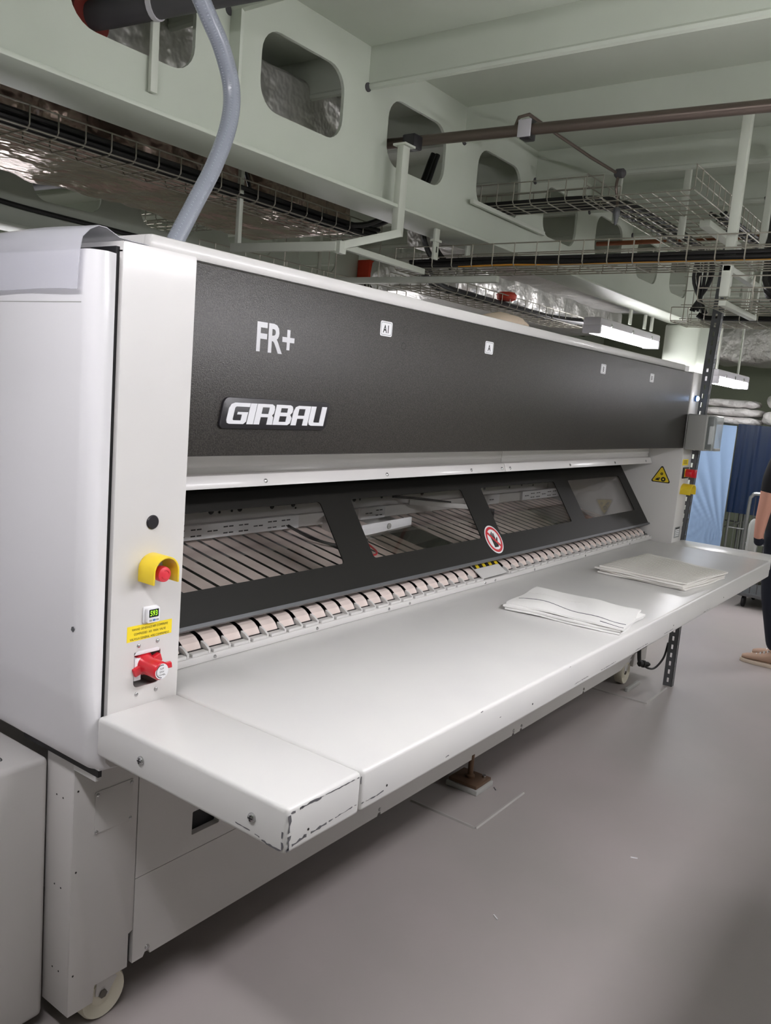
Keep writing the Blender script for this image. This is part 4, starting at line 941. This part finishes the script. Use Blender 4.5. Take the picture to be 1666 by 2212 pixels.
for x in (6.26, 6.64):
    for y in (-.28, .14): MB().lathe([(.045, -.012), (.05, -.008), (.05, .008), (.045, .012)], (x, y, .05), (0,1,0), 16).build('wheel', 'black', tl)
def fnb(u, v):
    a = 2*PI*u; b = PI*v
    return (6.175+.05*math.sin(b)*math.cos(a)*(1+.15*math.sin(5*a)), .125+.05*math.sin(b)*math.sin(a)*(1+.2*math.sin(3*b)), .60-.17*math.cos(b))
tag(MB().grid(fnb, 20, 12).build('plastic_bag', 'bag', ang=1), 'clear plastic bag hanging on the trolley beside the arm', 'bag')

# =================================================================== PERSON
def skin(name, verts, edges, rad, mats, parent, pick, sub=2):
    me = bpy.data.meshes.new(name); L = wloc(parent)
    me.from_pydata([Vector(v)-L for v in verts], edges, [])
    o = bpy.data.objects.new(name, me); COL.objects.link(o)
    o.modifiers.new('skin', 'SKIN'); s_ = o.modifiers.new('sub', 'SUBSURF'); s_.levels = sub; s_.render_levels = sub
    for i, r in enumerate(rad):
        d = me.skin_vertices[0].data[i]; d.radius = r if isinstance(r, tuple) else (r, r); d.use_root = (i == 0)
    dg = bpy.context.evaluated_depsgraph_get(); dg.update()
    m2 = bpy.data.meshes.new_from_object(o.evaluated_get(dg)); bpy.data.objects.remove(o)
    m2.materials.clear()
    for m in mats: m2.materials.append(MT[m])
    for p in m2.polygons: p.material_index = pick(p.center+L); p.use_smooth = True
    m2.name = name; ob = bpy.data.objects.new(name, m2); COL.objects.link(ob); ob.parent = parent
    return ob
pe = thing('person', 'person in black t-shirt and dark jeans with one hand in a pocket', 'person', (4.62, -.45, 0))
V = []; E_ = []; Rr = []
def jv(p, r, par=None):
    V.append(p); Rr.append(r)
    if par is not None: E_.append((par, len(V)-1))
    return len(V)-1
pv = jv((4.62, -.385, .93), (.155, .105)); sp1 = jv((4.62, -.385, 1.08), (.14, .10), pv); ch = jv((4.62, -.385, 1.26), (.16, .11), sp1); nb_ = jv((4.62, -.39, 1.40), (.085, .07), ch)
nk = jv((4.62, -.38, 1.47), .052, nb_); h1 = jv((4.62, -.365, 1.55), (.068, .085), nk); h2 = jv((4.62, -.36, 1.63), (.075, .095), h1); h3 = jv((4.62, -.37, 1.695), (.05, .065), h2)
sl = jv((4.45, -.345, 1.365), .068, nb_); ul = jv((4.415, -.315, 1.22), .068, sl); el = jv((4.405, -.30, 1.09), .048, ul); fl_ = jv((4.415, -.285, .97), .041, el); wl = jv((4.435, -.275, .85), .03, fl_); hl = jv((4.475, -.28, .79), .036, wl)
sr = jv((4.785, -.455, 1.365), .062, nb_); ur = jv((4.82, -.46, 1.2), .056, sr); er = jv((4.84, -.46, 1.08), .043, ur); fr_ = jv((4.845, -.44, .95), .038, er); wr = jv((4.845, -.415, .82), .027, fr_); hr = jv((4.845, -.40, .75), (.018, .036), wr)
ll = jv((4.535, -.385, .82), .10, pv); kl = jv((4.54, -.385, .50), .078, ll); cl_ = jv((4.545, -.42, .32), .072, kl); al = jv((4.55, -.46, .10), .062, cl_)
lr = jv((4.705, -.395, .82), .10, pv); kr = jv((4.715, -.405, .50), .078, lr); cr = jv((4.72, -.46, .32), .064, kr); ar = jv((4.725, -.49, .10), .055, cr)
for k, (dy, l) in enumerate(((-.026, .065), (-.009, .075), (.009, .072), (.025, .058))):   # four fingers of the free hand
    a = jv((4.846, -.40+dy, .715), .0095, hr); b = jv((4.842, -.395+dy, .715-l*.5), .0085, a); jv((4.836, -.388+dy, .715-l), .0075, b)
a = jv((4.838, -.362, .765), .0105, hr); b = jv((4.834, -.345, .735), .009, a); jv((4.832, -.34, .71), .008, b)
def pick(c):
    if c.z > 1.435 and abs(c.x-4.62) < .14: return 0
    armL = c.x < 4.475 and c.z > .74 and c.y > -.375 or c.x < 4.45
    if c.x < 4.465 and c.z < 1.135 and c.z > .835 and c.y > -.36: return 0
    if c.x > 4.79 and c.z < 1.135: return 0
    if c.z < .90: return 2
    return 1
body = skin('body', V, E_, Rr, ['skin', 'shirt', 'jeans'], pe, pick)
def shoe(x, y):
    rows = [(-.10, .036, .075), (-.06, .04, .085), (.0, .04, .085), (.05, .042, .06), (.11, .046, .045), (.16, .04, .034), (.185, .02, .025)]
    q = MB(); n = 12
    for dy, w, h in rows:
        for k in range(n):
            a = 2*PI*k/n; q.v.append((x+w*math.cos(a), y+dy, max(.022, .022+h*.5+h*.5*math.sin(a))))
    for i in range(len(rows)-1):
        for k in range(n): q.f.append((i*n+k, i*n+(k+1) % n, (i+1)*n+(k+1) % n, (i+1)*n+k)); q.mi.append(0)
    q.f += [tuple(range(n)), tuple((len(rows)-1)*n+k for k in range(n))]; q.mi += [0, 0]
    s_ = q.build('shoe', 'shoe', pe, ang=1.2)
    out = [(-.042, -.09), (-.045, 0), (-.048, .1), (-.04, .16), (-.018, .195), (.018, .195), (.04, .16), (.048, .1), (.045, 0), (.042, -.09), (.025, -.112), (-.025, -.112)]
    MB().prism([(-a, b) for a, b in out], ((x, y, 0), (1,0,0), (0,1,0), (0,0,1)), 0, .024).build('sole', 'sole', s_, bevel=.004)
    for k in range(4): MB().tube([(x-.022, y+.03+.022*k, .094-.010*k), (x, y+.035+.022*k, .102-.011*k), (x+.022, y+.03+.022*k, .094-.010*k)], .003, 6).build('lace', 'label_white', s_)
shoe(4.55, -.445); shoe(4.73, -.47)
def fnh(u, v):
    a = 2*PI*u; b = PI*.58*v
    return (4.62+.088*math.sin(b)*math.cos(a), -.375+.112*math.sin(b)*math.sin(a)-.012, 1.62+.105*math.cos(b)-(.05*v if math.sin(a) < 0 else -.01))
MB().grid(fnh, 24, 12).build('hair', 'hair', pe, ang=1.5, solid=.006)
for s_ in (-1, 1):
    MB().lathe([(.011, 0), (.0, .010)], (4.62+s_*.03, -.28, 1.60), (0,1,0), 10).build('eye', 'label_white', pe)
    MB().lathe([(.028, -.006), (.03, 0), (.016, .008)], (4.62+s_*.085, -.37, 1.585), (s_, 0, 0), 12).build('ear', 'skin', pe)
MB().prism([(-.018, 0), (.018, 0), (.006, .05), (-.006, .05)], ((4.62, -.285, 1.555), (1,0,0), (0,0,1), (0,1,0)), 0, .03).build('nose', 'skin', pe, bevel=.006)
MB().prism(rrect(-.024, .024, -.005, .005, .004, 2), ((4.62, -.282, 1.53), (1,0,0), (0,0,1), (0,1,0)), 0, .006).build('mouth', 'redring', pe)

# =================================================================== ADDED LIGHT BLOCKER ACROSS THE AISLE
nm = thing('aisle_blocker', 'added white box across the aisle, out of view, shading the floor', 'laundry machine', (.76, -2.0, 0))  # unseen box, added and sized to cast the floor shadow
MB().box(-.5, 2.02, -2.45, -1.38, 1.36, 1.44).build('blocker_top', 'conc', nm, bevel=.01)
MB().box(-.45, 1.97, -2.4, -1.43, .12, 1.36).build('blocker_body', 'conc', nm, bevel=.006)
for x in (-.3, 1.8):
    for y in (-2.3, -1.7): MB().lathe([(.03, 0), (.03, .01), (.012, .015), (.012, .12)], (x, y, 0), (0,0,1), 12).build('foot', 'steel', nm)
